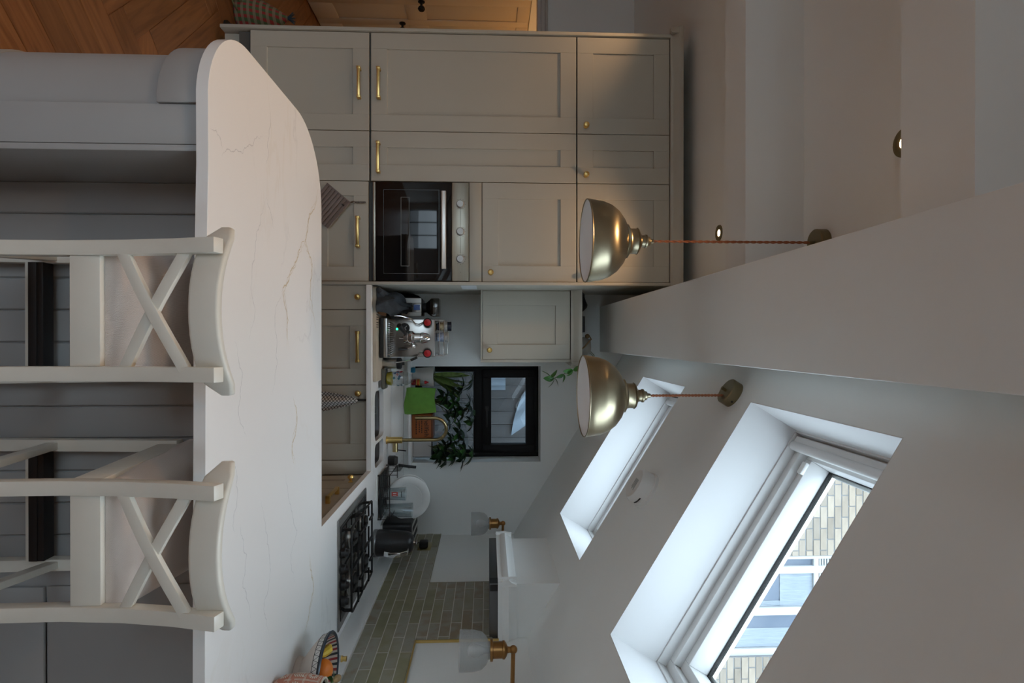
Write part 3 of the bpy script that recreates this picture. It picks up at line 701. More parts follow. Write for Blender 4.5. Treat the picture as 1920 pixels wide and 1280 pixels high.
# ---- peninsula base: curved end post, panelled knee recess
pb = thing('peninsula_base', 'pale grey panelled peninsula base with a curved end post', 'kitchen island', (0,0,0))
PX0, PY0, PR = -.593, 1.472, .200
def post(r, off, z0, z1):
    return G().prism([(PX0+.0, PY0-off)] + [(PX0-math.sin(a)*(r), PY0+PR-math.cos(a)*r) for a in [PI/2*k/14 for k in range(15)]] + [(PX0-r, 2.30+off), (PX0, 2.30+off)], z0, z1)
obj('curved_post', post(PR, 0, 0, .784), PENP, pb, ang=25); obj('curved_frieze', post(PR+.018, .016, .784, .889), PENP, pb, bevel=.003, ang=25)
obj('plinth', post(PR+.006, .006, 0, .335), PENP, pb, ang=25)
obj('front_stile', G().box(PX0+.0015, -.491, PY0-.010, 1.77, 0, .889), PENP, pb, bevel=.0015); obj('edge_stile', G().box(-.489, -.473, PY0-.012, 1.77, 0, .889), PENP, pb, bevel=.0015)
bm_ = mesh('board', G().box(.0008, .0955, 0, .012, .13, .889), bevel=.004, seg=1); bm_.materials.append(PENP)
for k in range(13): link('board', bm_, None, pb, T(-.475+.0963*k, 1.758, 0))
obj('backing', G().box(-.48, 1.398, 1.768, 1.79, .0, .889), PENP, pb)
obj('skirting', G().box(-.47, .733, 1.745, 1.757, 0, .127), PENP, pb, bevel=.003)
obj('side_panel', G().box(.735, 1.398, 1.752, 1.757, .295, .889), PENP, pb, bevel=.002); obj('side_skirting', G().box(.735, 1.398, 1.745, 1.757, 0, .29), PENP, pb, bevel=.003)
obj('aisle_panel', G().box(-.60, .80, 2.28, 2.30, .0, .889), PENP, pb)

# ---- hob
hb_ = thing('gas_hob', 'black glass four-burner gas hob with cast iron pan supports', 'hob', (.829, 2.629, .92))
obj('hob_plate', G().box(0, .51, 0, .60, 0, .008), mat('hob_steel_rim', (.34,.33,.32), .25, .95), hb_, bevel=.003)
obj('hob_glass', G().box(.035, .475, .03, .57, .008, .0105), mat('hob_black', (.015,.015,.015), .1, spec=.6), hb_, bevel=.002)
for (bx_, by_, br_) in ((.14,.20,.042),(.36,.20,.05),(.14,.44,.036),(.36,.44,.05)):
    b_ = obj('burner', G().lathe([(br_+.012,0),(br_+.012,.006),(br_,.008),(br_,.022),(br_*.7,.024)], 24, T(bx_, by_, .0105)), STEEL, hb_)
    obj('burner_cap', G().lathe([(br_*.86,.0345),(br_*.88,.038),(br_*.8,.044),(.002,.045)], 24, T(bx_, by_, 0)), IRON, b_)
for k in range(4):
    obj('knob', G().lathe([(.024,0),(.022,.016),(.018,.018),(.014,.030),(.001,.031)], 16, T(.165+.075*k, .052, .0105)), BLACK, hb_)
for y0_ in (.085, .325):
    g = G(); z = .052; x0_, x1_, y1_ = .06, .462, y0_+.232; pts = rrect(x0_, x1_, y0_, y1_, .02, 3)
    g.tube([(x,y,z-.006) for x,y in pts], .0055, 6, closed=True)
    for (bx_, by_) in ((.14,y0_+.115),(.36,y0_+.115)):
        for dx, dy in ((1,0),(-1,0),(0,1),(0,-1)):
            ex = max(x0_, min(x1_, bx_+dx*.1)); ey = y0_ if dy < 0 else (y1_ if dy > 0 else by_)
            g.sweep([(bx_+dx*.028, by_+dy*.028, z), (ex if dx else bx_, ey if dy else by_, z)], .008, .012, xdir=(0,0,1))
    g.box((x0_+x1_)/2-.004,(x0_+x1_)/2+.004,y0_,y1_,z-.012,z)
    for (fx, fy) in ((x0_+.01,y0_+.01),(x1_-.01,y0_+.01),(x0_+.01,y1_-.01),(x1_-.01,y1_-.01)): g.box(fx-.006,fx+.006,fy-.006,fy+.006,.0105,z)
    obj('pan_support', g, IRON, hb_)

# ---- extractor hood boxed in against the slope
eh = thing('extractor_hood', 'white boxed-in extractor hood with cornice and steel filter strip above the hob', 'extractor hood', (0,0,0))
HX, HY0, HY1 = 1.145, 2.665, 3.275
zt0, zt1 = roofz(HX), roofz(1.399)
g = G().add([(HX,HY0,1.66),(1.399,HY0,1.66),(1.399,HY1,1.66),(HX,HY1,1.66),(HX,HY0,zt0+.005),(1.399,HY0,zt1+.003),(1.399,HY1,zt1+.003),(HX,HY1,zt0+.005)], [(0,3,2,1),(4,5,6,7),(0,1,5,4),(1,2,6,5),(2,3,7,6),(3,0,4,7)])
obj('hood_box', g, WALL, eh, smooth=False)
g = G().box(HX-.004, 1.399, HY0-.004, HY1+.004, 1.616, 1.66); obj('hood_insert', g, mat('dark_hood_steel', (.16,.165,.17), .35, .8), eh, bevel=.002)
g = G().box(HX-.0055, HX-.0035, HY0+.0, HY0+.06, 1.618, 1.658); g.box(HX, HX+.03, HY0-.0055, HY0-.0035, 1.62, 1.656); obj('control_buttons', g, BLACK, eh)
hp = [(0,0),(.022,0),(.022,.02),(.030,.028),(.034,.05),(.020,.062),(.014,.075),(.008,.088),(0,.088)]
g = G().extrude(hp, (HX-.034,HY0,1.656), (1.399,HY0,1.656)); g.extrude(hp, (HX,HY1+.034,1.656), (HX,HY0-.034,1.656)); g.extrude(hp, (1.399,HY1,1.656),(HX-.034,HY1,1.656))
obj('cornice', g, WALL, eh)

# ---- bar stools
def make_stool(name, label, group):
    t = thing(name, label, 'bar stool', (0,0,0), 0, group)
    py = [(0,.035),(.2,.05),(.40,.06),(.62,.062),(.76,.05),(.88,.028),(.982,0)]
    def pyz(z):
        for (a, ya), (b, yb) in zip(py, py[1:]):
            if a <= z <= b: return ya+(yb-ya)*(z-a)/(b-a)
        return 0
    sx = .1435
    for s_ in (-1, 1):
        obj('rear_leg', G().sweep([(s_*sx, y, z) for z, y in py], .034, .030), STOOLP, t, bevel=.002, ang=25)
    for s_ in (-1, 1):
        obj('front_leg', G().sweep([(s_*.178, .44, 0), (s_*.170, .43, .68)], .034, .034), STOOLP, t, bevel=.002)
    obj('rear_apron', G().box(-sx+.017, sx-.017, .05, .072, .637, .703), STOOLP, t, bevel=.002)
    obj('front_apron', G().box(-.155, .155, .42, .442, .63, .70), STOOLP, t, bevel=.002)
    for s_ in (-1, 1):
        obj('side_apron', G().sweep([(s_*(sx+.006), .065, .662), (s_*.168, .42, .662)], .02, .07, xdir=(1,0,0)), STOOLP, t, bevel=.002)
        obj('side_stretcher', G().sweep([(s_*sx, .06, .30), (s_*.174, .43, .335)], .02, .034), STOOLP, t, bevel=.002)
    obj('front_stretcher', G().box(-.16, .16, .418, .445, .262, .300), STOOLP, t, bevel=.002)
    obj('footrest_plate', G().box(-.158, .158, .410, .450, .301, .318).box(-.158,.158,.408,.4175,.278,.301), BLACK, t, bevel=.001, label='black metal footrest plate')
    obj('rear_stretcher', G().box(-sx+.017, sx-.017, .05, .07, .16, .195), STOOLP, t, bevel=.002)
    # top rail: bowed in plan, deeper at the ends
    rows = []; NX = 14
    def cp_(u):
        x = .196*u; yb = -.012 + .078*abs(u)**2.2; ztop = .986 + .008*abs(u)**2; zbot = .921 + .004*abs(u)**2
        if abs(u) > .8: zbot += .03*((abs(u)-.8)/.2)**1.5; ztop -= .012*((abs(u)-.8)/.2)**2
        return x, yb, zbot, ztop
    for k in range(NX+1):
        x, yb, zb, zt = cp_(-1+2*k/NX)
        rows.append([(x,yb,zb),(x,yb+.024,zb),(x,yb+.022,zt),(x,yb-.002,zt),(x,yb,zb)])
    g = G().surf(rows); m_ = len(rows[0]); g.f.append((0,1,2,3)); g.f.append(tuple(NX*m_+i for i in (3,2,1,0)))
    bmr = bmesh.new(); vv = [bmr.verts.new(p) for p in g.v]
    for f in g.f:
        try: bmr.faces.new([vv[i] for i in f])
        except ValueError: pass
    bmesh.ops.remove_doubles(bmr, verts=bmr.verts, dist=1e-5); bmesh.ops.recalc_face_normals(bmr, faces=bmr.faces)
    es = [e for e in bmr.edges if len(e.link_faces) == 2 and e.calc_face_angle(0) > 1.0]
    bmesh.ops.bevel(bmr, geom=es, offset=.007, segments=3, profile=.5, affect='EDGES', clamp_overlap=True)
    me = bpy.data.meshes.new('top_rail'); bmr.to_mesh(me); bmr.free(); me.polygons.foreach_set('use_smooth', [True]*len(me.polygons)); me.set_sharp_from_angle(angle=math.radians(50))
    link('top_rail', me, STOOLP, t)
    # crossing bars
    for s_, dy in ((1, .0), (-1, .006)):
        pts = []
        for k in range(11):
            u = k/10; x = s_*(-sx+.010 + (2*sx-.02)*u); z = .757 + (.905-.757)*u
            pts.append((x, pyz(min(z,.97)) - .006 + dy - .01*math.sin(PI*u), z))
        obj('cross_bar', G().sweep(pts, .016, .024, xdir=(0,1,0)), STOOLP, t, bevel=.0015, ang=25)
    # padded seat
    rows = []
    nx, ny = 16, 16
    for j in range(ny+1):
        v = j/ny; y = .066 + .378*v; row = []
        for i in range(nx+1):
            u = -1+2*i/nx; hw = .150 + .036*v
            e = min(1, (1-abs(u))*5) * min(1, v*6+.02) * min(1, (1-v)*6+.02)
            bul = (1-abs(u)**2.5)*.018 * math.sin(PI*min(1,max(0,v)))**.5
            wr = .003*math.sin(9*u+4*v)*(1-v) + .002*math.sin(17*v+3*u)
            row.append((u*hw, y, .724 + .032*e**.5 + bul + wr*e))
        rows.append(row)
    g = G().surf(rows); nv = nx+1
    rim = [i for i in range(nv)] + [j*nv+nx for j in range(1,ny+1)] + [ny*nv+i for i in range(nx-1,-1,-1)] + [j*nv for j in range(ny-1,0,-1)]
    base_i = len(g.v); cen = Vector((0,.25,0))
    for q, kz in ((1.0,.700),(.97,.694)):
        for i in rim:
            p = Vector(g.v[i]); d = p-cen; g.v.append((cen.x+d.x*q, cen.y+d.y*q, kz + .004*math.sin(p.x*60+p.y*40)))
    R0 = len(rim)
    for i in range(R0):
        a, b = rim[i], rim[(i+1)%R0]; c, d = base_i+i, base_i+(i+1)%R0
        g.f.append((a,b,d,c)); g.f.append((c,d,d+R0,c+R0))
    obj('seat_cushion', g, SEATF, t, ang=60)
    return t
st = make_stool('bar_stool', 'ivory cross-back bar stool nearer the curved end of the peninsula', 'ivory bar stools')
st.location = (-.066, 1.286, 0); st.scale = (1,1,1.033)
st2 = copy_tree(st); st2.location = (.481, 1.286, 0); st2.rotation_euler = (0,0,0); st2['label'] = 'ivory cross-back bar stool nearer the hob side of the peninsula'

# ---- pendant lamps
def pendant(loc, top, slope, label):
    x, y, z = loc
    t = thing('pendant_lamp', label, 'pendant lamp', (x, y, z), 0, 'aged brass dome pendants')
    dome = [(.1505,0),(.151,.004),(.147,.03),(.146,.034),(.143,.055),(.132,.085),(.113,.112),(.086,.134),(.060,.146),(.056,.150)]
    obj('shade', G().lathe(dome, 48, None, False, False), AGED, t, thick=0.0, ang=40)
    inn = [(r-.003, z+.001) for r, z in dome]; obj('shade_lining', G().lathe(inn, 48, None, False, True), mat('white_enamel_lining', (.86,.87,.88), .4) if 'white_enamel_lining' not in bpy.data.materials else bpy.data.materials['white_enamel_lining'], t)
    obj('shade_rim', G().tube([(.1495*math.cos(a), .1495*math.sin(a), 0) for a in [2*PI*k/48 for k in range(48)]], .0025, 6, closed=True), AGED, t)
    obj('gallery', G().lathe([(.060,.146),(.062,.152),(.050,.158),(.046,.166),(.046,.186),(.049,.188),(.045,.193),(.028,.200),(.024,.204)], 32), AGED, t)
    obj('lamp_holder', G().lathe([(.022,.202),(.022,.216),(.025,.218),(.025,.224),(.018,.228),(.016,.236),(.009,.240),(.008,.250),(.003,.253)], 20), AGED, t)
    n = 90; L = top - z - .25
    for ph in (0, PI):
        pts = [(.0024*math.cos(ph+k*.9), .0024*math.sin(ph+k*.9), .25 + L*k/n) for k in range(n+1)]
        obj('twisted_cord', G().tube(pts, .0030, 6), CORD, t)
    bulb = G().lathe([(.013,.20),(.013,.17),(.024,.14),(.030,.115),(.026,.092),(.012,.08),(.001,.078)], 16); obj('bulb', bulb, mat('unlit_bulb', (.75,.75,.73), .3) if 'unlit_bulb' not in bpy.data.materials else bpy.data.materials['unlit_bulb'], t)
    MR = T(0, 0, top - z) @ (RY(TH) if slope else Matrix.Identity(4))
    rz_ = .0 if not slope else .0
    ro = obj('ceiling_rose', G().lathe([(.047,-.037+rz_),(.050,-.034+rz_),(.050,0+rz_)], 32), ROSE, t, M=MR, bevel=0)
    obj('cord_grip', G().cyl((0,0,-.055),(0,0,-.036),.006), ROSE, ro, M=MR.inverted() @ T(0,0,top-z) if False else None)
    obj('screw', G().cyl((.03,-.0405,-.012),(.031,-.0425,-.012),.004), BLACK, ro)
    return t
pendant((-.362, 2.07, 1.968), ZC, False, 'brass dome pendant lamp hanging left of the boxed beam')
xr = .207; pendant((xr, 2.09, 1.962), roofz(xr), True, 'brass dome pendant lamp hanging from the sloped ceiling')

# ---- downlights
LENS = mat('lit_downlight_lens', (.9,.8,.6), .4, emit=(1,.70,.36), estr=16)
def downlight(x, y, label):
    t = thing('downlight', label, 'downlight', (x, y, ZC), 0, 'brass ceiling downlights')
    obj('bezel', G().lathe([(.017,-.001),(.020,-.004),(.030,-.0065),(.042,-.0055),(.044,0)], 28, None, False, False), ROSE, t)
    obj('lens', G().lathe([(.001,-.002),(.0175,-.002)], 20, None, False, False), LENS, t)
    l = bpy.data.lights.new('downlight_beam', 'SPOT'); l.energy = DOWN; l.color = (1,.60,.30); l.spot_size = math.radians(115); l.spot_blend = .8; l.shadow_soft_size = .03
    o = bpy.data.objects.new('downlight_beam', l); COL.objects.link(o); o.parent = t; o.location = (0,0,-.03)
downlight(-.578, 3.03, 'lit brass downlight over the oven housing'); downlight(-.593, 1.66, 'lit brass downlight half hidden by the ceiling beam')
downlight(-1.95, 3.03, 'lit brass downlight towards the hall end'); downlight(-1.95, 1.66, 'unseen brass downlight added over the open floor for light')  # the open-floor one is an unseen extra, added for its light
downlight(-.593, .29, 'unseen brass downlight added by the camera for fill light'); downlight(-1.95, .29, 'unseen brass downlight added over the floor for fill light')  # both out of view, added as warm fill
# ---- smoke alarm on the slope
AM = SM @ T((.627-.085)/CT, 2.33, 0)
sa = thing('smoke_alarm', 'white round smoke alarm on the sloped ceiling between the roof windows', 'smoke alarm', (0,0,0)); sa.matrix_world = AM @ Matrix.Diagonal((1.18,1.18,1.25,1))
obj('alarm_base', G().lathe([(.066,0),(.066,-.010),(.063,-.012)], 36), WHITE, sa); obj('alarm_body', G().lathe([(.062,-.012),(.060,-.040),(.052,-.052),(.002,-.054)], 36), WHITE, sa, ang=50)
g = G()
for k in range(4): g.box(-.02, .02-.006*(k%2), -.028+.009*k, -.0255+.009*k, -.0545, -.0538)
obj('printed_lines', g, mat('grey_print', (.25,.25,.25), .7), sa)
g = G()
for a in (2.2, 2.45, 2.6): g.box(.0615, .0632, -.010, .004, -.030, -.026, RZ(a+PI))
obj('vent_slot', g, BLACK, sa)

# ================================================================== WALL LAMPS
def wall_lamp(y, label):
    t = thing('wall_lamp', label, 'wall lamp', (1.20, y, 1.50), 0, 'bronze wall lamps with prismatic glass')
    prof = [(.074,0),(.0745,.006),(.073,.055),(.066,.085),(.050,.104),(.034,.112),(.032,.118)]
    obj('shade', G().lathe(prof, 40, None, False, False), PRISM, t, thick=.002, ang=50)
    obj('shade_collar', G().lathe([(.034,.118),(.040,.119),(.040,.128),(.030,.130)], 24), ABRONZE, t)
    obj('lamp_holder', G().lathe([(.030,.128),(.030,.165),(.033,.167),(.033,.174),(.026,.180),(.012,.186),(.010,.200)], 24), ABRONZE, t)
    obj('swivel', G().sphere((0,0,.208), .016, 14, 8), ABRONZE, t)
    obj('bulb', G().lathe([(.012,.125),(.012,.10),(.022,.075),(.026,.055),(.018,.036),(.001,.03)], 14), bpy.data.materials['unlit_bulb'], t)
    obj('arm', G().tube([(0,0,.208),(.19,0,.203)], .0085, 10), ABRONZE, t)
    obj('wall_plate', G().lathe([(.045,0),(.045,.010),(.02,.014)], 24, T(.2,0,.203) @ RY(-PI/2)), ABRONZE, t)
wall_lamp(3.72, 'bronze wall lamp with glass shade beyond the extractor hood'); wall_lamp(2.20, 'bronze wall lamp with glass shade on the camera side of the extractor hood')

# ================================================================== SINK AREA
tp = thing('brass_tap', 'brushed brass swan-neck kitchen tap behind the sink', 'tap', (.682, 3.90, .92))
obj('tap_body', G().lathe([(.026,0),(.026,.006),(.0215,.008),(.0215,.105),(.018,.108)], 24), BRASS, tp)
pts = [(0,0,.10),(0,0,.33)] + [(-.078+.078*math.cos(a), -.05*(1-math.cos(a))/2, .33+.078*math.sin(a)) for a in [PI*k/12 for k in range(1,13)]] + [(-.156,-.05,.30),(-.156,-.05,.20)]
TAPB = mat('brushed_brass_tap', (.44,.35,.18), .3, 1); obj('spout', G().tube(pts, .0115, 12), TAPB, tp)
obj('spout_joint', G().cyl((-.156,-.05,.285),(-.156,-.05,.255),.0125).cyl((-.156,-.05,.24),(-.156,-.05,.20),.0125), TAPB, tp)
lv = obj('mixer_valve', G().cyl((.018,-.005,.06),(.078,-.005,.06),.0185, n=18), TAPB, tp); obj('lever', G().tube([(.066,-.005,.075),(.070,-.02,.135)], .004, 6), BLACK, lv)
tp.children[0].data.materials[0] = TAPB
ho = thing('brush_caddy', 'small dark caddy with a scouring brush beside the tap', 'caddy', (.838, 3.98, .92))
obj('caddy', G().prism(rrect(-.032,.032,-.03,.03,.012), 0, .045), BLACK, ho, bevel=.003); obj('sponge', G().box(-.026,.026,-.022,.022,.04,.062), mat('grey_scourer', (.10,.10,.10), .95, bump=1, bscale=300), ho, bevel=.006)

# stone tray and patterned glass jar
tag(obj('stone_tray', G().prism(rrect(.178,.312,3.60,3.74,.015), .941, .958), GREYB, bevel=.004), 'dark stone tray under the patterned glass jar', 'tray')
gj = thing('glass_jar', 'clear patterned glass jar of yellow liquid beside the sink', 'jar', (.247, 3.67, .9585))
obj('jar_wall', G().lathe([(.030,.0),(.042,.006),(.046,.03),(.047,.10),(.042,.135),(.030,.155),(.026,.165),(.028,.170)], 28, None, True, False), CLEAR, gj)
obj('liquid', G().lathe([(.028,.003),(.040,.009),(.044,.03),(.044,.036)], 28), mat('yellow_soap', (.45,.38,.02), .2), gj)
g = G(); cols = [(.03,.12,.14),(.30,.02,.04),(.55,.56,.55),(.05,.10,.20)]
PM = [mat('jar_motif_%d' % k, c, .5) for k, c in enumerate(cols)]
for k in range(14):
    a = -PI/2 + random.uniform(-1.3, 1.3); z = random.uniform(.045, .115); q = G().box(-.007,.007,-.0009,0,-.006,.009, T(.0474*math.cos(a), .0474*math.sin(a), z) @ RZ(a+PI/2) @ RY(random.uniform(-1,1)))
    obj('motif', q, PM[k % 4], gj)
# canister with lid next to the machine
cn2 = thing('steel_canister', 'steel canister with black lid beside the espresso machine', 'canister', (.150, 3.66, .941))
obj('can', G().lathe([(.033,0),(.034,.003),(.034,.088),(.032,.09)], 24), STEEL, cn2); obj('lid', G().lathe([(.036,.09),(.036,.112),(.03,.118),(.012,.122),(.012,.136),(.001,.138)], 24), BLACK, cn2)

# pale board under the coffee things
tb = thing('worktop_board', 'pale timber board with slots under the espresso machine', 'board', (-.035, 3.66, .9205))
bo = obj('board', G().prism(rrect(-.285,.287,-.222,.30,.01), 0, .02), TIMBER, tb, bevel=.002)
for k in range(9):
    x = -.165 + .0135*k + .006*(k//3); obj('slot', G().box(x, x+.005, -.214, -.150, .0195, .0206), INK, tb)

# espresso machine
em = thing('espresso_machine', 'chrome espresso machine with red valve knobs and a green light', 'coffee machine', (-.012, 3.60, .941))
POL = mat('polished_steel_panel', (.46,.445,.42), .24, 1, var=.04, vscale=3)
obj('body', G().box(-.118,.118,0,.34,.03,.335), POL, em, bevel=.004)
for sx_ in (-.095,.095):
    for sy_ in (.0,.30): obj('foot', G().lathe([(.016,0),(.018,.02),(.012,.032)], 12, T(sx_, sy_, 0)), STEEL, em)
obj('base', G().box(-.122,.122,-.088,.33,.006,.030), BLACK, em, bevel=.002)
obj('drip_tray', G().box(-.12,.12,-.087,0,.0305,.052), STEEL, em, bevel=.002)
dt = obj('tray_grille', G().box(-.112,.112,-.078,-.004,.052,.0530), BLACK, em)
for k in range(16): obj('grille_bar', G().box(-.108+.0138*k, -.103+.0138*k, -.077, -.005, .0530, .0560), CHROME, dt)
gr_ = obj('brew_group', G().lathe([(.040,.0),(.043,.006),(.043,.028),(.036,.034),(.030,.04),(.030,.075),(.034,.08),(.034,.09),(.026,.12),(.018,.132),(.004,.136)], 24, T(0,-.065,.178)), CHROME, em)
obj('group_neck', G().cyl((0,0,.235),(0,-.05,.235),.028,n=18), CHROME, em)
pf = obj('portafilter', G().lathe([(.034,0),(.036,.02),(.036,.026)], 20, T(0,-.065,.152)), CHROME, em); obj('portafilter_handle', G().tube([(-.02,-.085,.165),(-.045,-.12,.155),(-.075,-.165,.135)], [.008,.013,.015], 10), BLACK, pf)
obj('spout', G().tube([(0,-.065,.155),(0,-.068,.135),(0,-.07,.122)], .007, 8), CHROME, pf)
lv_ = obj('brew_lever', G().tube([(.028,-.065,.205),(.055,-.07,.205),(.066,-.085,.175)], .005, 8), CHROME, em); obj('lever_grip', G().tube([(.066,-.085,.175),(.068,-.092,.15),(.070,-.10,.12)], [.006,.011,.008], 10), BLACK, lv_)
obj('lever_box', G().box(.042,.062,-.078,-.056,.192,.222), CHROME, em, bevel=.003)
for sx_ in (-1, 1):
    kb = obj('valve_knob', G().lathe([(.027,0),(.028,.006),(.028,.016),(.022,.02)], 24, T(sx_*.096,-.018,.292) @ RX(PI/2)), BLACK, em)
    obj('knob_disc', G().lathe([(.0215,.0201),(.0205,.0225),(.004,.0235),(.001,.0255)], 24, T(sx_*.096,-.018,.292) @ RX(PI/2)), RED, kb)
    obj('valve_stem', G().cyl((sx_*.096,-.018,.292),(sx_*.096,.005,.292),.012), CHROME, kb)
wd_ = obj('steam_wand', G().tube([(.096,-.02,.262),(.10,-.03,.240),(.128,-.045,.225),(.138,-.05,.19),(.150,-.055,.12),(.152,-.055,.09)], .0045, 8), CHROME, em); obj('wand_grip', G().cyl((.122,-.043,.228),(.138,-.05,.19),.008), BLACK, wd_)
wd_ = obj('water_wand', G().tube([(-.096,-.02,.262),(-.085,-.035,.24),(-.090,-.04,.215),(-.118,-.05,.195),(-.135,-.055,.13),(-.137,-.055,.09)], .0045, 8), CHROME, em)
ga = obj('pressure_gauge', G().lathe([(.030,0),(.030,.008),(.026,.010),(.025,.007),(.001,.007)], 24, T(-.064,0,.147) @ RX(PI/2)), BLACK, em)
g = G()
for a in (.5, 2.2): g.box(-.001,.001,-.0078,-.0072,0,.018, T(-.064,0,.147) @ RY(a-1.2))
obj('gauge_needle', g, WHITE, ga)
obj('power_light', G().sphere((-.056,-.002,.098), .0065, 10, 6), GREEN_LED, em)
rl = G()
for zz in (.362, .392): rl.tube([(x,y,zz) for x,y in ((-.112,.006),(.112,.006),(.112,.33),(-.112,.33))], .003, 6, closed=True)
for x, y in ((-.112,.006),(.112,.006),(.112,.33),(-.112,.33)): rl.cyl((x,y,.335),(x,y,.392),.003,n=6)
obj('cup_rail', rl, CHROME, em)
# cups on top
def cup(name, x, y, r, h, mats, label):
    t = thing(name, label, 'cup', (x, y, .941+.3352), 0, 'cups on the espresso machine'); n = len(mats)
    for k, m_ in enumerate(mats):
        z0, z1 = h*k/n, h*(k+1)/n; r0, r1 = r*(.82+.18*k/n), r*(.82+.18*(k+1)/n)
        obj('band', G().lathe([(r0,z0),(r1,z1)] if k else [(r0*.7,0),(r0,.004),(r1,z1)], 20, None, k == 0, False), m_, t, thick=.002)
    obj('rim', G().tube([(r*math.cos(a), r*math.sin(a), h) for a in [2*PI*k/20 for k in range(20)]], .0018, 6, closed=True), mats[-1], t)
GOLDB = mat('gold_pattern', (.42,.36,.22), .5, var=.5, vscale=60); NAVY = mat('navy_glaze', (.015,.018,.03), .25); BLUEW = mat('blue_white_glaze', (.30,.36,.48), .25, var=.45, vscale=45); GREYG = mat('grey_speckle_glaze', (.42,.42,.40), .3, var=.3, vscale=70)
cup('espresso_cup', -.088, 3.74, .031, .092, [NAVY, GOLDB, GREYG, NAVY], 'tall dark cup with a gold band on the espresso machine')
cup('espresso_cup', -.018, 3.74, .034, .074, [BLUEW, BLUEW, GREYG], 'blue and white glazed cup on the espresso machine')
# grinder
gd = thing('coffee_grinder', 'white and steel coffee grinder with a smoked bean hopper', 'coffee grinder', (-.215, 3.78, .941))
obj('grinder_body', G().box(-.055,.055,0,.14,.0,.235), BLACK, gd, bevel=.006)
obj('front_panel', G().box(-.060,-.028,-.012,0,.085,.23), WHITE, gd, bevel=.003); obj('front_panel', G().box(.032,.060,-.012,0,.10,.23), WHITE, gd, bevel=.003); obj('front_panel', G().box(-.028,.032,-.008,0,.17,.23), STEEL, gd, bevel=.003)
obj('display', G().box(-.017,.019,-.0095,-.008,.18,.222), SCREEN, gd); obj('chute', G().cyl((0,-.02,.165),(0,-.02,.12),.014), BLACK, gd); obj('portafilter_fork', G().tube([(-.03,-.005,.09),(-.03,-.05,.09),(.03,-.05,.09),(.03,-.005,.09)], .004, 6), CHROME, gd)
obj('hopper_neck', G().lathe([(.032,.235),(.032,.255),(.026,.258)], 20, T(0,.06,0)), BLACK, gd)
g = G().lathe([(.030*1.41,.256),(.060*1.41,.295),(.060*1.41,.345)], 4, T(0,.06,0) @ RZ(PI/4)); obj('bean_hopper', g, SMOKE, gd, bevel=.003)
obj('coffee_beans', G().lathe([(.028*1.41,.258),(.054*1.41,.294),(.054*1.41,.306)], 4, T(0,.06,0) @ RZ(PI/4)), mat('coffee_beans', (.035,.018,.01), .7, bump=1, bscale=200), gd)
# black bag behind the grinder and denim apron in front
bgm = G().sphere((0,0,.11), .1, 14, 8, (.62,.8,1.1)); tag(obj('black_bag', bgm, GREYC, M=T(-.262,4.0,.941)), 'black bag tucked behind the coffee grinder', 'bag')
rows = []
for j in range(13):
    v = j/12; row = []
    for i in range(10):
        u = i/9
        x = -.314 + .155*u*(1-.30*v) + .045*v + .012*math.sin(7*v+5*u); y = 3.425 + .27*v + .02*math.sin(6*u+3*v)
        z = .945 + .115*v**.9 + .022*math.sin(PI*u)*(.5+v) + .014*math.sin(13*u+9*v) + .009*math.sin(23*u-8*v) + (.014 if j else 0)
        if j == 0: z = .944
        row.append((x, y, z))
    rows.append(row)
ap = thing('denim_apron', 'crumpled dark denim apron in front of the coffee grinder', 'apron', (0,0,0)); obj('cloth', G().surf(rows), GREYC, ap, thick=.004, ang=80)
obj('pocket_fold', G().tube([(-.305,3.418,.958),(-.30,3.405,.962),(-.288,3.408,.972),(-.275,3.42,.978),(-.262,3.44,.985)], [.010,.016,.018,.014,.006], 10), GREYC, ap)
obj('leather_strap', G().sweep([(-.175,3.47,.947),(-.165,3.50,.962),(-.16,3.53,.985)], .03, .004), mat('tan_leather', (.19,.08,.03), .6), ap)

# paper notice on the side panel
tag(obj('paper_notice', G().box(-.3268,-.3262,3.44,3.68,1.445,1.54), PAPER), 'white paper notice fixed to the side panel above the grinder', 'notice')

# dish rack with plates and glasses, toaster, kettle
rk = thing('dish_rack', 'black wire dish rack in the corner holding plates and glasses', 'dish rack', (.985, 3.70, .92))
g = G(); X0_, X1_, Y0_, Y1_ = -.135, .14, -.11, .19
for zz in (.018, .075): g.tube([(X0_,Y0_,zz),(X1_,Y0_,zz),(X1_,Y1_,zz),(X0_,Y1_,zz)], .003, 6, closed=True)
for k in range(5): x = X0_+(X1_-X0_)*k/4; g.tube([(x,Y0_,.075),(x,Y0_,.018),(x,Y1_,.018),(x,Y1_,.075)], .002, 5)
for k in range(4): y = Y0_+(Y1_-Y0_)*(k+.5)/4; g.tube([(X0_,y,.075),(X0_,y,.018),(X1_,y,.018),(X1_,y,.075)], .002, 5)
obj('wire_frame', g, IRON, rk)
for x in (X0_, X1_):
    for y in (Y0_, Y1_): obj('foot', G().cyl((x,y,0),(x,y,.02),.005), IRON, rk)
g = G()
for k in range(7): g.cyl((X0_,Y0_+.11+.026*k,.075),(X0_-.004,Y0_+.11+.026*k,.125),.0018,n=5)
obj('plate_prongs', g, IRON, rk); obj('drip_sheet', G().box(X0_+.005,X1_-.005,Y0_+.005,Y1_-.005,.010,.0125), BLACK, rk)
tag(obj('kitchen_knife', G().sweep([(.852,3.90,1.0),(.868,3.925,1.07),(.876,3.94,1.115)], .018, .010), BLACK, bevel=.002), 'black handled knife sticking up beside the dish rack', 'knife')
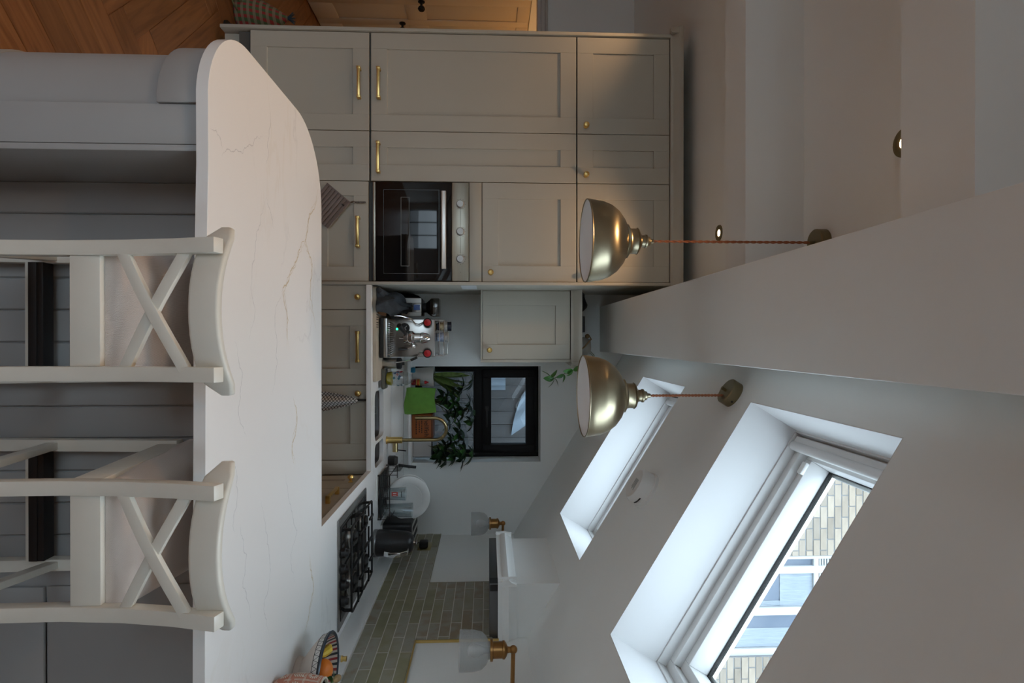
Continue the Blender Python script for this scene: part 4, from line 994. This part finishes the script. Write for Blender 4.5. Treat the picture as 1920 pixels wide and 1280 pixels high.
def plate(y, r, x, tilt, label):
    t = thing('dinner_plate', label, 'plate', (x, y, .941+r*math.cos(tilt)), 0, 'plates in the dish rack')
    o = obj('plate', G().lathe([(.001,.0),(r*.62,.0),(r*.66,.006),(r*.98,.016),(r,.018),(r*.98,.021),(r*.66,.011),(r*.6,.006),(.001,.005)], 48, RX(PI/2+tilt)), PORC, t, ang=60)
    obj('foot_ring', G().tube([(r*.62*math.cos(a), r*.62*math.sin(a), .022) for a in [2*PI*k/40 for k in range(40)]], .0012, 5, closed=True), PORC, t, M=RX(PI/2+tilt))
plate(3.80, .142, 1.045, -.12, 'white dinner plate at the front of the dish rack'); plate(3.845, .135, 1.035, -.12, 'white dinner plate behind the front plate')
def tumbler(name, x, y, r, h, label):
    t = thing(name, label, 'drinking glass', (x, y, .941)); obj('glass', G().lathe([(.001,.004),(r*.8,.0),(r*.86,.004),(r,h),(r-.002,h),(r*.84-.002,.012),(.001,.012)], 28, None, False, False), CLEAR, t, ang=50); return t
gl = tumbler('printed_glass', .982, 3.655, .042, .145, 'clear glass with red printed logo upside the plates')
gl['label'] = 'clear beer glass with a red printed logo in front of the plates'
obj('logo_square', G().box(-.022,.004,-.0412,-.0402,.062,.100), mat('logo_red', (.42,.03,.02), .5), gl); obj('logo_mark', G().box(-.016,-.011,-.0418,-.0411,.070,.092).box(-.005,-.001,-.0418,-.0411,.070,.092), WHITE, gl)
g = G()
for k, (a, b, z) in enumerate(((-.024,.02,.045),(-.02,.026,.034),(-.026,.01,.120))): g.box(a, b, -.0405, -.0396, z, z+.004)
obj('print_lines', g, INK, gl)
tumbler('tumbler', 1.088, 3.665, .046, .185, 'plain clear tall glass next to the printed glass')
tt = thing('toaster', 'black two-slot toaster between the plates and the kettle', 'toaster', (1.262, 3.82, .92))
obj('toaster_body', G().prism(rrect(-.085,.085,-.15,.15,.03), .012, .20), BLACK, tt, bevel=.012, seg=3); obj('toaster_base', G().prism(rrect(-.08,.08,-.145,.145,.028), 0, .014), STEEL, tt)
obj('top_plate', G().prism(rrect(-.068,.068,-.135,.135,.02), .199, .203), STEEL, tt)
for sx_ in (-.03, .03): obj('bread_slot', G().box(sx_-.017,sx_+.017,-.12,.12,.2025,.2036), INK, tt)
obj('dial', G().lathe([(.016,0),(.016,.012),(.001,.013)], 16, T(.0,-.15,.06) @ RX(PI/2)), STEEL, tt); obj('push_lever', G().box(-.012,.012,-.172,-.15,.14,.152), STEEL, tt, bevel=.003)
kt = thing('electric_kettle', 'black kettle with a chrome handle beside the hob', 'kettle', (1.228, 3.47, .92))
TEXB = mat('textured_black', (.018,.018,.019), .38, bump=.6, bscale=110)
obj('kettle_base', G().lathe([(.078,0),(.080,.004),(.080,.018),(.076,.022)], 36), mat('dark_steel_ring', (.22,.22,.22), .35, 1), kt); obj('kettle_body', G().lathe([(.077,.022),(.079,.03),(.074,.12),(.066,.20),(.058,.222),(.04,.236),(.001,.24)], 36), TEXB, kt)
obj('lid_knob', G().lathe([(.012,.238),(.010,.25),(.014,.256),(.001,.262)], 14), CHROME, kt)
obj('handle', G().sweep([(.02,-.060,.215),(.026,-.105,.212),(.030,-.125,.175),(.030,-.125,.12),(.026,-.112,.085),(.02,-.076,.078)], .030, .012), CHROME, kt, bevel=.004, ang=60)
obj('spout', G().lathe([(.025,0),(.016,.03)], 12, T(-.02,.055,.19) @ RX(-.9)), TEXB, kt)
so_ = thing('wall_socket', 'brass double wall socket on the tiles behind the kettle', 'socket', (1.389, 3.85, 1.185))
obj('plate', G().box(0,.006,-.075,.075,-.045,.045), mat('brass_plate', (.40,.33,.15), .35, 1), so_, bevel=.002); obj('switch', G().box(-.004,0,-.015,.015,-.03,-.012), BLACK, so_)
pgp = thing('black_plug', 'black plug and flex in the brass wall socket', 'plug', (1.3555, 3.83, 1.18)); obj('plug_body', G().box(-.012,.033,-.026,.026,-.028,.028), BLACK, pgp, bevel=.008, seg=3)
obj('flex', G().tube([(0,0,-.02),(.004,-.01,-.06),(.006,-.05,-.15),(.006,-.12,-.235),(.004,-.18,-.252),(-.01,-.25,-.2545),(-.042,-.29,-.2545)], .004, 6), BLACK, pgp)

# ================================================================== WINDOW SILL
SZ = 1.0665
def leafmesh(name, L, Wd, m, fold=.18, droop=.25, n=6, tip=1.0):
    rows = []
    for k in range(n+1):
        v = k/n; wv = Wd*(math.sin(PI*min(1, v**.8*tip))**.9 if 0 < v < 1 else .02); z = -droop*L*v*v
        rows.append([(-wv/2, L*v, z+fold*wv/2), (0, L*v, z), (wv/2, L*v, z+fold*wv/2)])
    me = mesh(name, G().surf(rows), ang=80); me.materials.append(m); return me
def aim(p, d, roll=0):
    d = Vector(d).normalized(); q = d.to_track_quat('Y', 'Z'); return T(*p) @ q.to_matrix().to_4x4() @ RY(roll)
# snake plant in a white pot
def pot(name, x, y, r, h, m, label, cat='plant'):
    t = thing(name, label, cat, (x, y, SZ)); obj('pot', G().lathe([(r*.78,0),(r*.82,.003),(r,h),(r*1.02,h),(r*1.02,h+.004),(r*.93,h+.004),(r*.9,h-.012),(.001,h-.012)], 28, None, True, False), m, t, ang=50)
    obj('soil', G().lathe([(.001,h-.010),(r*.9,h-.010)], 20, None, False, False), SOIL, t); return t
sp = pot('snake_plant', .268, 4.165, .074, .148, mat('white_pot_glaze', (.66,.64,.60), .4), 'white pot with upright sword-shaped leaves on the window sill')
SL = leafmesh('sword_leaf', .25, .034, mat('sword_leaf_green', (.10,.16,.035), .45, var=.4, vscale=30, rand=.3), .35, .05, 7, .93)
for k in range(9):
    a = k*2.4; d = Vector((.28+.42*math.cos(a)*.8+.12*k/9, -.10+.12*math.sin(a), 1)); link('leaf', SL, None, sp, aim((.02*math.cos(a), .02*math.sin(a), .14), d, a) @ Matrix.Diagonal((1, random.uniform(.7,1.12), 1, 1)))
# umbrella plants behind the green cloth and at the far end
SC = leafmesh('umbrella_leaf', .086, .040, DLEAF, .2, .35); SC2 = leafmesh('umbrella_leaf', .086, .040, LEAF, .2, .35)
def umbrella(t, stems, base):
    for (sx_, sy_, sz_, nl) in stems:
        mid = (base[0]+(sx_-base[0])*.35, base[1]+(sy_-base[1])*.3, base[2]+(sz_-base[2])*.55)
        obj('stem', G().tube([base, mid, (sx_,sy_,sz_)], [.004,.003,.0018], 6), STEM, t)
        for k in range(nl):
            a = 2*PI*k/nl + random.random(); d = (math.cos(a), .75*math.sin(a)-.35, random.uniform(-.35,.25))
            link('leaf', SC2 if random.random() < .28 else SC, None, t, aim((sx_,sy_,sz_), d, random.uniform(-.3,.3)) @ Matrix.Diagonal((random.uniform(.8,1.15),)*3+(1,)))
up1 = pot('umbrella_plant', .445, 4.19, .072, .14, TERRA, 'umbrella plant with dark fingered leaves standing behind the green cloth')
umbrella(up1, [(-.03,-.03,.22,7),(.05,-.05,.27,8),(-.05,-.02,.33,7),(.09,-.04,.36,7),(.02,-.05,.41,7),(.13,-.05,.26,8),(.16,-.05,.43,7),(-.08,-.04,.30,6),(.0,-.06,.30,7),(.07,-.06,.43,6),(.20,-.06,.34,6),(-.10,-.05,.36,7),(-.03,-.07,.25,7),(.10,-.08,.31,7),(.05,-.07,.34,7),(-.14,-.05,.43,6)], (0,0,.13))
up2 = thing('umbrella_plant', 'dark trailing umbrella plant in the white planter at the tap end of the sill', 'plant', (.785, 4.19, SZ))
obj('planter', G().prism(rrect(-.066,.066,-.05,.055,.018), 0, .132), mat('white_planter_glaze', (.60,.60,.60), .4), up2, bevel=.006); obj('soil', G().box(-.055,.055,-.04,.045,.128,.134), SOIL, up2)
umbrella(up2, [(.03,-.14,.19,8),(.06,-.16,.25,8),(-.01,-.06,.24,8),(.03,-.16,.31,8),(-.06,-.05,.28,7),(.05,-.17,.36,8),(.0,-.06,.38,7),(.03,-.15,.43,7),(-.07,-.06,.37,6),(-.11,-.05,.33,6),(.0,-.15,.23,8),(.02,-.13,.38,7),(-.04,-.07,.30,7),(.04,-.16,.21,7)], (0,0,.13))
# green cloth draped in front of the pot
rows = []
path = [(4.085,.06),(4.07,.15),(4.045,.172),(4.03,.12),(4.02,.04),(4.012,-.01),(4.018,-.03)]
for j, (y, z) in enumerate(path):
    row = []
    for i in range(12):
        u = i/11; row.append((.338+.18*u + .006*math.sin(j+u*3), y + .006*math.sin(9*u+j), SZ + z + .006*math.sin(5*u+1.3*j) - (.0 if j < 3 else .012*u*(j-2)*.2)))
    rows.append(row)
gc = thing('green_cloth', 'bright green cleaning cloth draped over the window sill', 'cloth', (0,0,0)); obj('cloth', G().surf(rows), GREENC, gc, thick=.005, ang=80)
obj('hem', G().tube([rows[-1][i] for i in range(12)], .004, 6), GREENC, gc)
# orange tin with lettering
tn = thing('orange_tin', 'orange lettered tin on the sill behind the tap spout', 'tin', (.617, 4.155, SZ))
obj('tin_body', G().prism(rrect(-.088,.088,-.07,.07,.016), 0, .145, RX(PI/2) if False else None), mat('rust_orange_enamel', (.30,.085,.02), .45, var=.1, vscale=12), tn, bevel=.006)
obj('tin_lid', G().prism(rrect(-.090,.090,-.072,.072,.018), .136, .150), mat('dark_orange_lid', (.14,.045,.015), .5), tn, bevel=.004)
tn.rotation_euler = (0,0,0)
text('lettering', 'Shellfish', .046, INK, tn, T(0,-.0712,.104) @ FRONT)
for k, (wd2, z) in enumerate(((.10,.068),(.07,.05),(.11,.028))):
    g = G(); x = -wd2/2
    while x < wd2/2: q = random.uniform(.006,.014); g.box(x, x+q, -.0706, -.0700, z, z+.006); x += q+.004
    obj('small_print', g, INK, tn)
# bottle with red liquid and label
sb_ = thing('washing_up_bottle', 'clear bottle with red cap and yellow label at the left of the sill', 'bottle', (.30, 4.052, SZ))
obj('bottle', G().lathe([(.020,0),(.022,.004),(.022,.055),(.016,.078),(.009,.088),(.008,.096)], 20), CLEAR, sb_); obj('liquid', G().lathe([(.018,.003),(.020,.006),(.020,.034)], 20), DKRED, sb_)
obj('label_band', G().lathe([(.0225,.040),(.0225,.062)], 20, None, False, False), mat('yellow_label', (.55,.33,.03), .5), sb_); obj('label_stripe', G().lathe([(.0229,.046),(.0229,.055)], 20, None, False, False), RED, sb_); obj('cap', G().lathe([(.011,.094),(.011,.108),(.006,.112),(.005,.122),(.001,.123)], 16), RED, sb_)
tag(obj('blue_sponge', G().box(.195,.232,4.035,4.075,SZ,SZ+.028), mat('blue_sponge', (.02,.16,.26), .95, bump=1, bscale=200), bevel=.006), 'small turquoise sponge at the corner of the window sill', 'sponge')

# ================================================================== ON TOP OF THE WALL CABINET
ZT = 1.575+.601
g = G(); rows = []
for k in range(9):
    v = k/8; row = []
    for i in range(9): a = 2*PI*i/8; row.append((-.255+.072*(2*v-1), 3.85 + (.055+.008*math.sin(5*v))*math.cos(a)*(1-(2*v-1)**4*.5), ZT+.052 + (.05+.010*math.sin(9*v+i))*math.sin(a)*(1-(2*v-1)**4*.6)))
    rows.append(row)
tag(obj('black_pouch', G().surf(rows), BLACK, ang=60), 'crumpled black pouch on top of the wall cabinet', 'pouch')
bx_ = thing('black_box', 'small black box beside the pouch on the wall cabinet', 'box', (-.105,3.86,ZT)); obj('box_body', G().box(-.052,.052,-.06,.06,0,.070), BLACK, bx_, bevel=.003); obj('box_lid', G().box(-.054,.054,-.062,.062,.062,.085), BLACK, bx_, bevel=.003)
pj = thing('pothos_plant', 'trailing pothos in a rope-handled stoneware jar on the wall cabinet', 'plant', (.045,3.87,ZT))
obj('jar', G().lathe([(.052,0),(.060,.01),(.066,.06),(.062,.105),(.050,.120),(.052,.130),(.046,.130),(.044,.118),(.001,.116)], 28, None, True, False), mat('grey_stoneware', (.36,.34,.30), .5, var=.1, vscale=20), pj, ang=50)
obj('rope_handle', G().tube([(-.062,-.01,.10),(-.075,-.03,.12),(-.05,-.055,.13),(.0,-.068,.085),(.045,-.062,.03)], .005, 8), RATTAN, pj)
obj('rope_knot', G().sphere((-.07,-.02,.11), .016, 12, 7), RATTAN, pj)
PLF = leafmesh('heart_leaf', .070, .042, mat('pothos_leaf', (.05,.17,.03), .35, var=.3, vscale=20, rand=.35), .25, .3, 6, .95)
vine1 = [(.02,-.02,.12),(.06,-.06,.15),(.10,-.16,.13),(.135,-.225,.06),(.15,-.232,-.02),(.175,-.232,-.08),(.20,-.232,-.14),(.19,-.232,-.17)]
vine2 = [(.03,0,.12),(.09,-.02,.17),(.15,-.03,.19),(.19,-.02,.21)]
for vn in (vine1, vine2): obj('vine', G().tube(vn, .0022, 6), STEM, pj)
for (i, d, r) in ((3,(.3,-.3,-.8),0),(3,(.9,-.2,-.3),.4),(4,(.7,-.3,-.5),.2),(4,(-.3,-.4,.6),.1),(5,(.9,-.2,.1),-.3),(5,(.5,-.3,-.8),.5),(6,(.9,-.1,-.3),.1),(6,(.1,-.3,-1),0),(7,(-.6,-.2,-.5),.3),(7,(-.4,-.3,.7),0),(4,(.2,-.4,-.9),0),(6,(.7,-.3,.6),.2)):
    link('leaf', PLF, None, pj, aim(vine1[i], d, r) @ Matrix.Diagonal((random.uniform(.75,1.05),)*3+(1,)))
for (i, d, r) in ((1,(.2,-.5,.7),0),(1,(.8,-.3,.4),.3),(2,(.4,-.4,-.6),0),(3,(.9,-.2,-.1),.2),(2,(.8,-.3,.5),.4),(3,(.5,-.3,.6),0)): link('leaf', PLF, None, pj, aim(vine2[i], d, r) @ Matrix.Diagonal((random.uniform(.8,1.05),)*3+(1,)))

# ================================================================== HANGING ON THE CABINETS
ph_ = thing('pot_holder', 'taupe quilted pot holder hanging from the oven drawer', 'pot holder', (-.812, 3.395, .80))
S_ = .175; QM = RY(math.radians(-50))
for k in range(8):
    a, b = -S_+S_*k/8, -S_+S_*(k+1)/8
    obj('quilt_rib', G().prism(rrect(a+.001, b-.001, -.006, .004, .004, 2), -.205, 0, QM), MITTF, ph_)
obj('binding', G().box(-.008,.0,-.007,.005,-.205,0,QM).box(-S_,0,-.007,.005,-.008,0,QM), MITTF, ph_, bevel=.002)
obj('loop', G().tube([(0,-.002,0),(.006,-.003,.022),(.0,-.003,.03),(-.005,-.003,.02),(0,-.002,0)], .0025, 6), mat('leather_loop', (.10,.05,.025), .7), ph_); obj('strap', G().box(-.005,.006,-.002,.002,.028,.088), mat('patterned_tape', (.12,.11,.10), .9, var=.7, vscale=150), ph_)
obj('tab', G().box(-.030,-.012,-.009,-.0065,-.045,-.038, QM), INK, ph_)
tw = thing('tea_towel', 'black and white checked tea towel hanging from the sink cabinet', 'tea towel', (.357, 3.40, .838))
rows = []
for j in range(15):
    v = j/14; row = []
    for i in range(13):
        u = -1+2*i/12; wv = .012+.046*min(1, v*1.6)**.7
        row.append((u*wv+.006*v, -.012 - .016*math.cos(u*PI*1.5)*min(1,v*3) - .006, -.30*v + .006*math.cos(u*2)*(1-v)))
    rows.append(row)
obj('towel', G().surf(rows), TOWELF, tw, thick=.003, ang=80); obj('hook', G().box(-.006,.006,.0,.014,-.004,.05), GASKET, tw)

# ================================================================== PENINSULA TOP
fb = thing('fruit_bowl', 'footed patterned bowl with navy rim holding fruit on the peninsula', 'bowl', (1.207, 2.08, .92))
obj('bowl_outer', G().lathe([(.058,0),(.060,.004),(.056,.018),(.052,.022),(.085,.045),(.115,.070),(.128,.084)], 48, None, True, False), mat('cream_ceramic', (.58,.50,.44), .5, var=.04, vscale=8), fb, ang=40)
obj('pattern_band', G().lathe([(.128,.084),(.137,.105)], 48, None, False, False), mat('white_band_glaze', (.66,.64,.60), .4), fb)
g = G()
def band(a, t_): r = .128+.009*t_+.0006; return (r*math.cos(a), r*math.sin(a), .084+.021*t_)
NZ = 44
for k in range(NZ):
    a0, a1, am = 2*PI*k/NZ, 2*PI*(k+1)/NZ, 2*PI*(k+.5)/NZ; e = .012
    g.add([band(a0,.05), band(a0+e,.05), band(am+e,.95), band(am,.95)], [(0,1,2,3)]); g.add([band(am,.95), band(am+e,.95), band(a1+e,.05), band(a1,.05)], [(0,1,2,3)])
zo = obj('zigzag_pattern', g, INK, fb); 
obj('pattern_line', G().tube([band(2*PI*k/48, 0) for k in range(48)], .0009, 4, closed=True), INK, fb); obj('pattern_line', G().tube([band(2*PI*k/48, 1) for k in range(48)], .0009, 4, closed=True), INK, fb)
NAV = mat('navy_rim_glaze', (.018,.028,.045), .3)
obj('rim', G().lathe([(.137,.105),(.1415,.112),(.1375,.1165),(.128,.112)], 48, None, False, False), NAV, fb, ang=60)
ST_ = [mat('stripe_cream', (.55,.48,.42), .45), mat('stripe_red', (.30,.03,.035), .45), mat('stripe_black', (.02,.025,.03), .45)]
seq = (0,2,0,1)
for k in range(84):
    a0, a1 = 2*PI*k/84, 2*PI*(k+1)/84
    q = G().lathe([(.129,.1125),(.118,.088),(.095,.062),(.06,.042)], 1, None, False, False, a0, a1); obj('stripe', q, ST_[seq[k % 4]], fb)
obj('bowl_floor', G().lathe([(.001,.038),(.06,.0418)], 32, None, False, False), ST_[0], fb)
tag(obj('orange', G().sphere((1.182,2.055,1.018), .040, 20, 12, (1,1,.94)), ORANGE), 'larger bright orange in the middle of the fruit bowl', 'orange')
tag(obj('orange', G().sphere((1.222,2.010,1.012), .031, 20, 12), ORANGE), 'smaller orange at the camera side of the fruit bowl', 'orange')
bn = thing('banana', 'yellow banana lying in the fruit bowl', 'banana', (1.139, 2.10, 1.008)); obj('banana_body', G().tube([(-.01,-.055,-.008),(-.012,-.03,.012),(-.008,0,.020),(0,.03,.012),(.01,.055,-.006)], [.006,.014,.016,.014,.005], 8), YELLOW, bn); obj('banana_tip', G().tube([(.01,.055,-.006),(.014,.064,-.012)], .005, 6), INK, bn)
tv = thing('terracotta_vase', 'terracotta vase with cream carved flower panels holding rose buds', 'vase', (1.157, 1.855, .92))
VP = [(.050,0),(.058,.004),(.071,.035),(.076,.075),(.073,.115),(.066,.150),(.062,.168)]
obj('vase_body', G().lathe(VP, 48, None, True, False), TERRA, tv, ang=40); obj('vase_rim', G().lathe([(.062,.168),(.0625,.173),(.057,.173),(.055,.165),(.060,.10)], 48, None, False, False), CREAM, tv); obj('vase_inside', G().lathe([(.055,.165),(.060,.10),(.001,.09)], 32, None, False, False), SOIL, tv)
def vr(z):
    for (r0,z0),(r1,z1) in zip(VP, VP[1:]):
        if z0 <= z <= z1: return r0+(r1-r0)*(z-z0)/(z1-z0)
    return VP[-1][0]
def vpt(a, z, e=.0010): r = vr(z)+e; return (r*math.cos(a), r*math.sin(a), z)
def vstrip(g, p, q, wd):
    """thin raised strip between (angle, z) points"""
    n = 4; dx = (q[0]-p[0])*.07; dz = q[1]-p[1]; L = math.hypot(dx, dz) or 1; ox, oz = -dz/L*wd/2/.07, dx/L*wd/2
    for k in range(n):
        u0, u1 = k/n, (k+1)/n
        A = (p[0]+(q[0]-p[0])*u0, p[1]+dz*u0); B = (p[0]+(q[0]-p[0])*u1, p[1]+dz*u1)
        g.add([vpt(A[0]+ox,A[1]+oz), vpt(A[0]-ox,A[1]-oz), vpt(B[0]-ox,B[1]-oz), vpt(B[0]+ox,B[1]+oz)], [(0,1,2,3)])
NP = 8; zb_ = (.012, .060, .112, .160)
for zz in zb_:
    for e in (-.002, .002):
        g = G()
        for k in range(32): vstrip(g, (2*PI*k/32, zz+e), (2*PI*(k+1)/32, zz+e), .0016)
        obj('panel_line', g, CREAM, tv)
for k in range(NP):
    a = 2*PI*k/NP + .2
    for e in (-.025, .025): g = G(); vstrip(g, (a+e,.012), (a+e,.160), .0016); obj('panel_line', g, CREAM, tv)
    am = a + PI/NP
    for r in range(3):
        zm = (zb_[r]+zb_[r+1])/2; h = (zb_[r+1]-zb_[r])/2-.006; g = G()
        if (k+r) % 2:
            for p in range(14):
                t_ = 2*PI*p/14; ca, sa_ = math.cos(t_), math.sin(t_); vstrip(g, (am+ca*.007/.07, zm+sa_*.007), (am+ca*(h)/.07, zm+sa_*h), .0034)
            obj('flower_motif', g, CREAM, tv)
        else:
            vstrip(g, (am, zm-h), (am, zm+h), .0015)
            for p in range(5):
                z = zm-h+.008*p+.003
                for s_ in (-1, 1): vstrip(g, (am+s_*.05, z), (am+s_*.24, min(zm+h, z+.011)), .0038)
            obj('leaf_motif', g, CREAM, tv)
for k, (dx, dy, dz) in enumerate(((-.012,.075,.205),(.035,.06,.225),(.06,.05,.215))):
    obj('rose_stem', G().tube([(0,0,.10),(dx*.5,dy*.4,.165),(dx,dy,dz-.02)], .003, 6), LEAF, tv)
    b_ = obj('rose_bud', G().lathe([(.004,0),(.010,.008),(.0125,.018),(.010,.028),(.003,.034)], 12, T(dx,dy,dz-.02) @ RX(-.9)), mat('blush_petal_%d' % k, (.34,.22,.10), .6, var=.3, vscale=60), tv)
    for q in range(4): link('sepal', leafmesh('sepal', .038, .020, LEAF, .3, .2), None, b_, aim((dx,dy,dz-.02), (math.cos(q*1.6)*.6, .7, math.sin(q*1.6)*.6), 0))
for (x, y, r, h, cap, lab) in ((1.315,2.37,.030,.085,True,'small clear glass oil bottle with a brass stopper beside the tiles'),(1.335,2.27,.032,.095,False,'small clear glass bottle with a glass stopper behind the fruit bowl')):
    t = thing('oil_bottle', lab, 'bottle', (x, y, .92)); obj('glass', G().lathe([(r*.9,0),(r,.004),(r,h*.65),(r*.5,h*.85),(r*.4,h)], 24, None, True, False), CLEAR, t)
    obj('stopper', G().lathe([(r*.42,h),(r*.42,h+.006),(r*.3,h+.008),(r*.36,h+.022),(.001,h+.023)], 16), BRASS if cap else CLEAR, t)

tv.scale = (1, 1, .92)
# ================================================================== ON THE FLOOR
ds = thing('tartan_doorstop', 'tartan fabric doorstop with a blue tuft on the floor by the hall', 'doorstop', (-2.11, 3.80, 0))
rows = []
for j in range(11):
    v = j/10; r = .125*(1-v)**.75*(1+.25*math.sin(PI*v)) + .006; rows.append([(r*math.cos(a)*(1+.04*math.sin(3*a)) , r*math.sin(a), .30*v+.004) for a in [2*PI*k/20 for k in range(21)]])
obj('stuffed_body', G().surf(rows), TARTAN, ds, ang=80); obj('base', G().lathe([(.128,0),(.130,.012)], 20), INK, ds)
g = G()
for k in range(9): a = k*.7; g.tube([(0,0,.29),(.015*math.cos(a),.015*math.sin(a),.315),(.034*math.cos(a),.034*math.sin(a),.335)], [.004,.006,.003], 6)
obj('tuft', g, mat('blue_wool', (.04,.075,.11), .95), ds)
obj('cord_loop', G().tube([(.03,-.12,.03),(.0,-.17,.015),(-.05,-.19,.02),(-.02,-.15,.05),(-.06,-.13,.06)], .006, 8), mat('plaid_cord', (.12,.13,.07), .9, var=.6, vscale=80), ds)
sh_ = thing('black_shoe', 'black flat shoe lying beside the tartan doorstop', 'shoe', (-1.93, 3.66, 0), .1); obj('sole', G().prism(rrect(-.04,.04,-.12,.12,.035), 0, .014), INK, sh_); obj('upper', G().lathe([(.040,.014),(.038,.03),(.028,.048),(.005,.055)], 16, Matrix.Diagonal((1,2.9,1,1))), INK, sh_)

# ================================================================== OUTSIDE
nh = thing('neighbour_house', 'stock brick house with white sash windows seen through the near roof window', 'building', (0, 5.7, 0))
obj('wall', slab([(-1.2,0),(5.2,0),(5.2,6.6),(-1.2,6.6)], [[(2.22,3.1),(3.24,3.1),(3.24,5.25),(2.22,5.25)]], -.25, -.006, XZ), MORTAR, nh, smooth=False)
bmz = {}
def brick(x0, x1, z):
    L = round(x1-x0-.010, 3)
    if L < .03: return
    if L not in bmz: m_ = mesh('brick', G().box(-L/2, L/2, -.0, .02, 0, .065), bevel=.003, seg=1); m_.materials.append(BRICK); bmz[L] = m_
    link('brick', bmz[L], None, nh, T((x0+x1)/2, random.uniform(-.003,.002), z))
for r in range(48, 80):
    z = r*.075
    for (xa, xb, za, zb) in ((1.15,2.22,4.2,5.95),(3.24,3.80,3.6,4.8)):
        if not za <= z <= zb: continue
        x = xa - .225 + (.1125 if r % 2 else 0)
        while x < xb: brick(max(x, xa), min(x+.225, xb), z); x += .225
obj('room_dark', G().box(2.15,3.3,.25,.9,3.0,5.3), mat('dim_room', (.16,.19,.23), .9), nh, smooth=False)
for (a, b) in ((2.22,2.257),(2.329,2.405),(2.749,2.831),(3.167,3.24)): obj('mullion', G().box(a, b, .02, .09, 3.1, 5.25), EXTW, nh, bevel=.006)
for (a, b) in ((3.1,3.16),(4.965,5.02),(5.20,5.25)): obj('transom', G().box(2.22, 3.24, .022, .088, a, b), EXTW, nh, bevel=.006)
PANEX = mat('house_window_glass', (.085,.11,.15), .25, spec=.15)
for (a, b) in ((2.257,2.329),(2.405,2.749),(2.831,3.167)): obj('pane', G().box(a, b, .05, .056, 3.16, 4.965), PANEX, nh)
NETC = mat('pale_net_curtain', (.20,.235,.27), .9, var=.25, vscale=40, stretch=(8,1,.2))
for (a, b, c, d) in ((2.41,2.745,4.62,4.96),(2.97,3.16,3.2,4.96),(2.69,2.745,3.2,4.62)):
    rows = [[(a+(b-a)*i/16, .044+.003*math.cos(i*1.7), z) for i in range(17)] for z in (c, d)]; obj('net_curtain', G().surf(rows), NETC, nh)
for k in range(6): obj('vent_slat', G().box(2.26,3.2,.03,.07,5.03+.028*k,5.045+.028*k), EXTW, nh)
fe = thing('garden_fence', 'dark weathered board fence outside the kitchen window', 'fence', (0, 5.25, 0))
fbm = mesh('board', G().box(.002,.118,0,.02,0,2.5), bevel=.002, seg=1); fbm.materials.append(EXT_FENCE)
for k in range(16): link('board', fbm, None, fe, T(-.3+.12*k, .006*(k % 2), 0))
for z in (.4, 1.35, 2.3): obj('rail', G().box(-.3,1.62,.02,.06,z,z+.08), EXT_FENCE, fe)
tag(obj('white_sheet', G().surf([[(.335+.125*i/6, 5.225+.006*math.sin(i*2), z) for i in range(7)] for z in (1.64,1.70,1.77)]), PALECL, thick=.003), 'small pale sheet pinned on the outside fence', 'sheet')
wl = thing('hanging_washing', 'pale blue cloth hung on the outside fence', 'cloth', (0,5.24,0)); obj('cloth', G().surf([[(.52+.36*i/8-.12*(1-v), .0-.006*(1+math.sin(i*1.5)), 2.0-(.03+.16*i/8*(1-.4*i/8)+.05)*v) for i in range(9)] for v in (0,.5,1)]), PALECL, wl, thick=.003)
obj('peg', G().box(.50,.51,-.02,0,1.985,2.03), INK, wl)
gp = obj('ground_outside', G().box(-12, 14, -14, 16, -.3, -.13), EXT_GROUND, smooth=False); gp['kind'] = 'structure'; gp['label'] = 'outside paving'
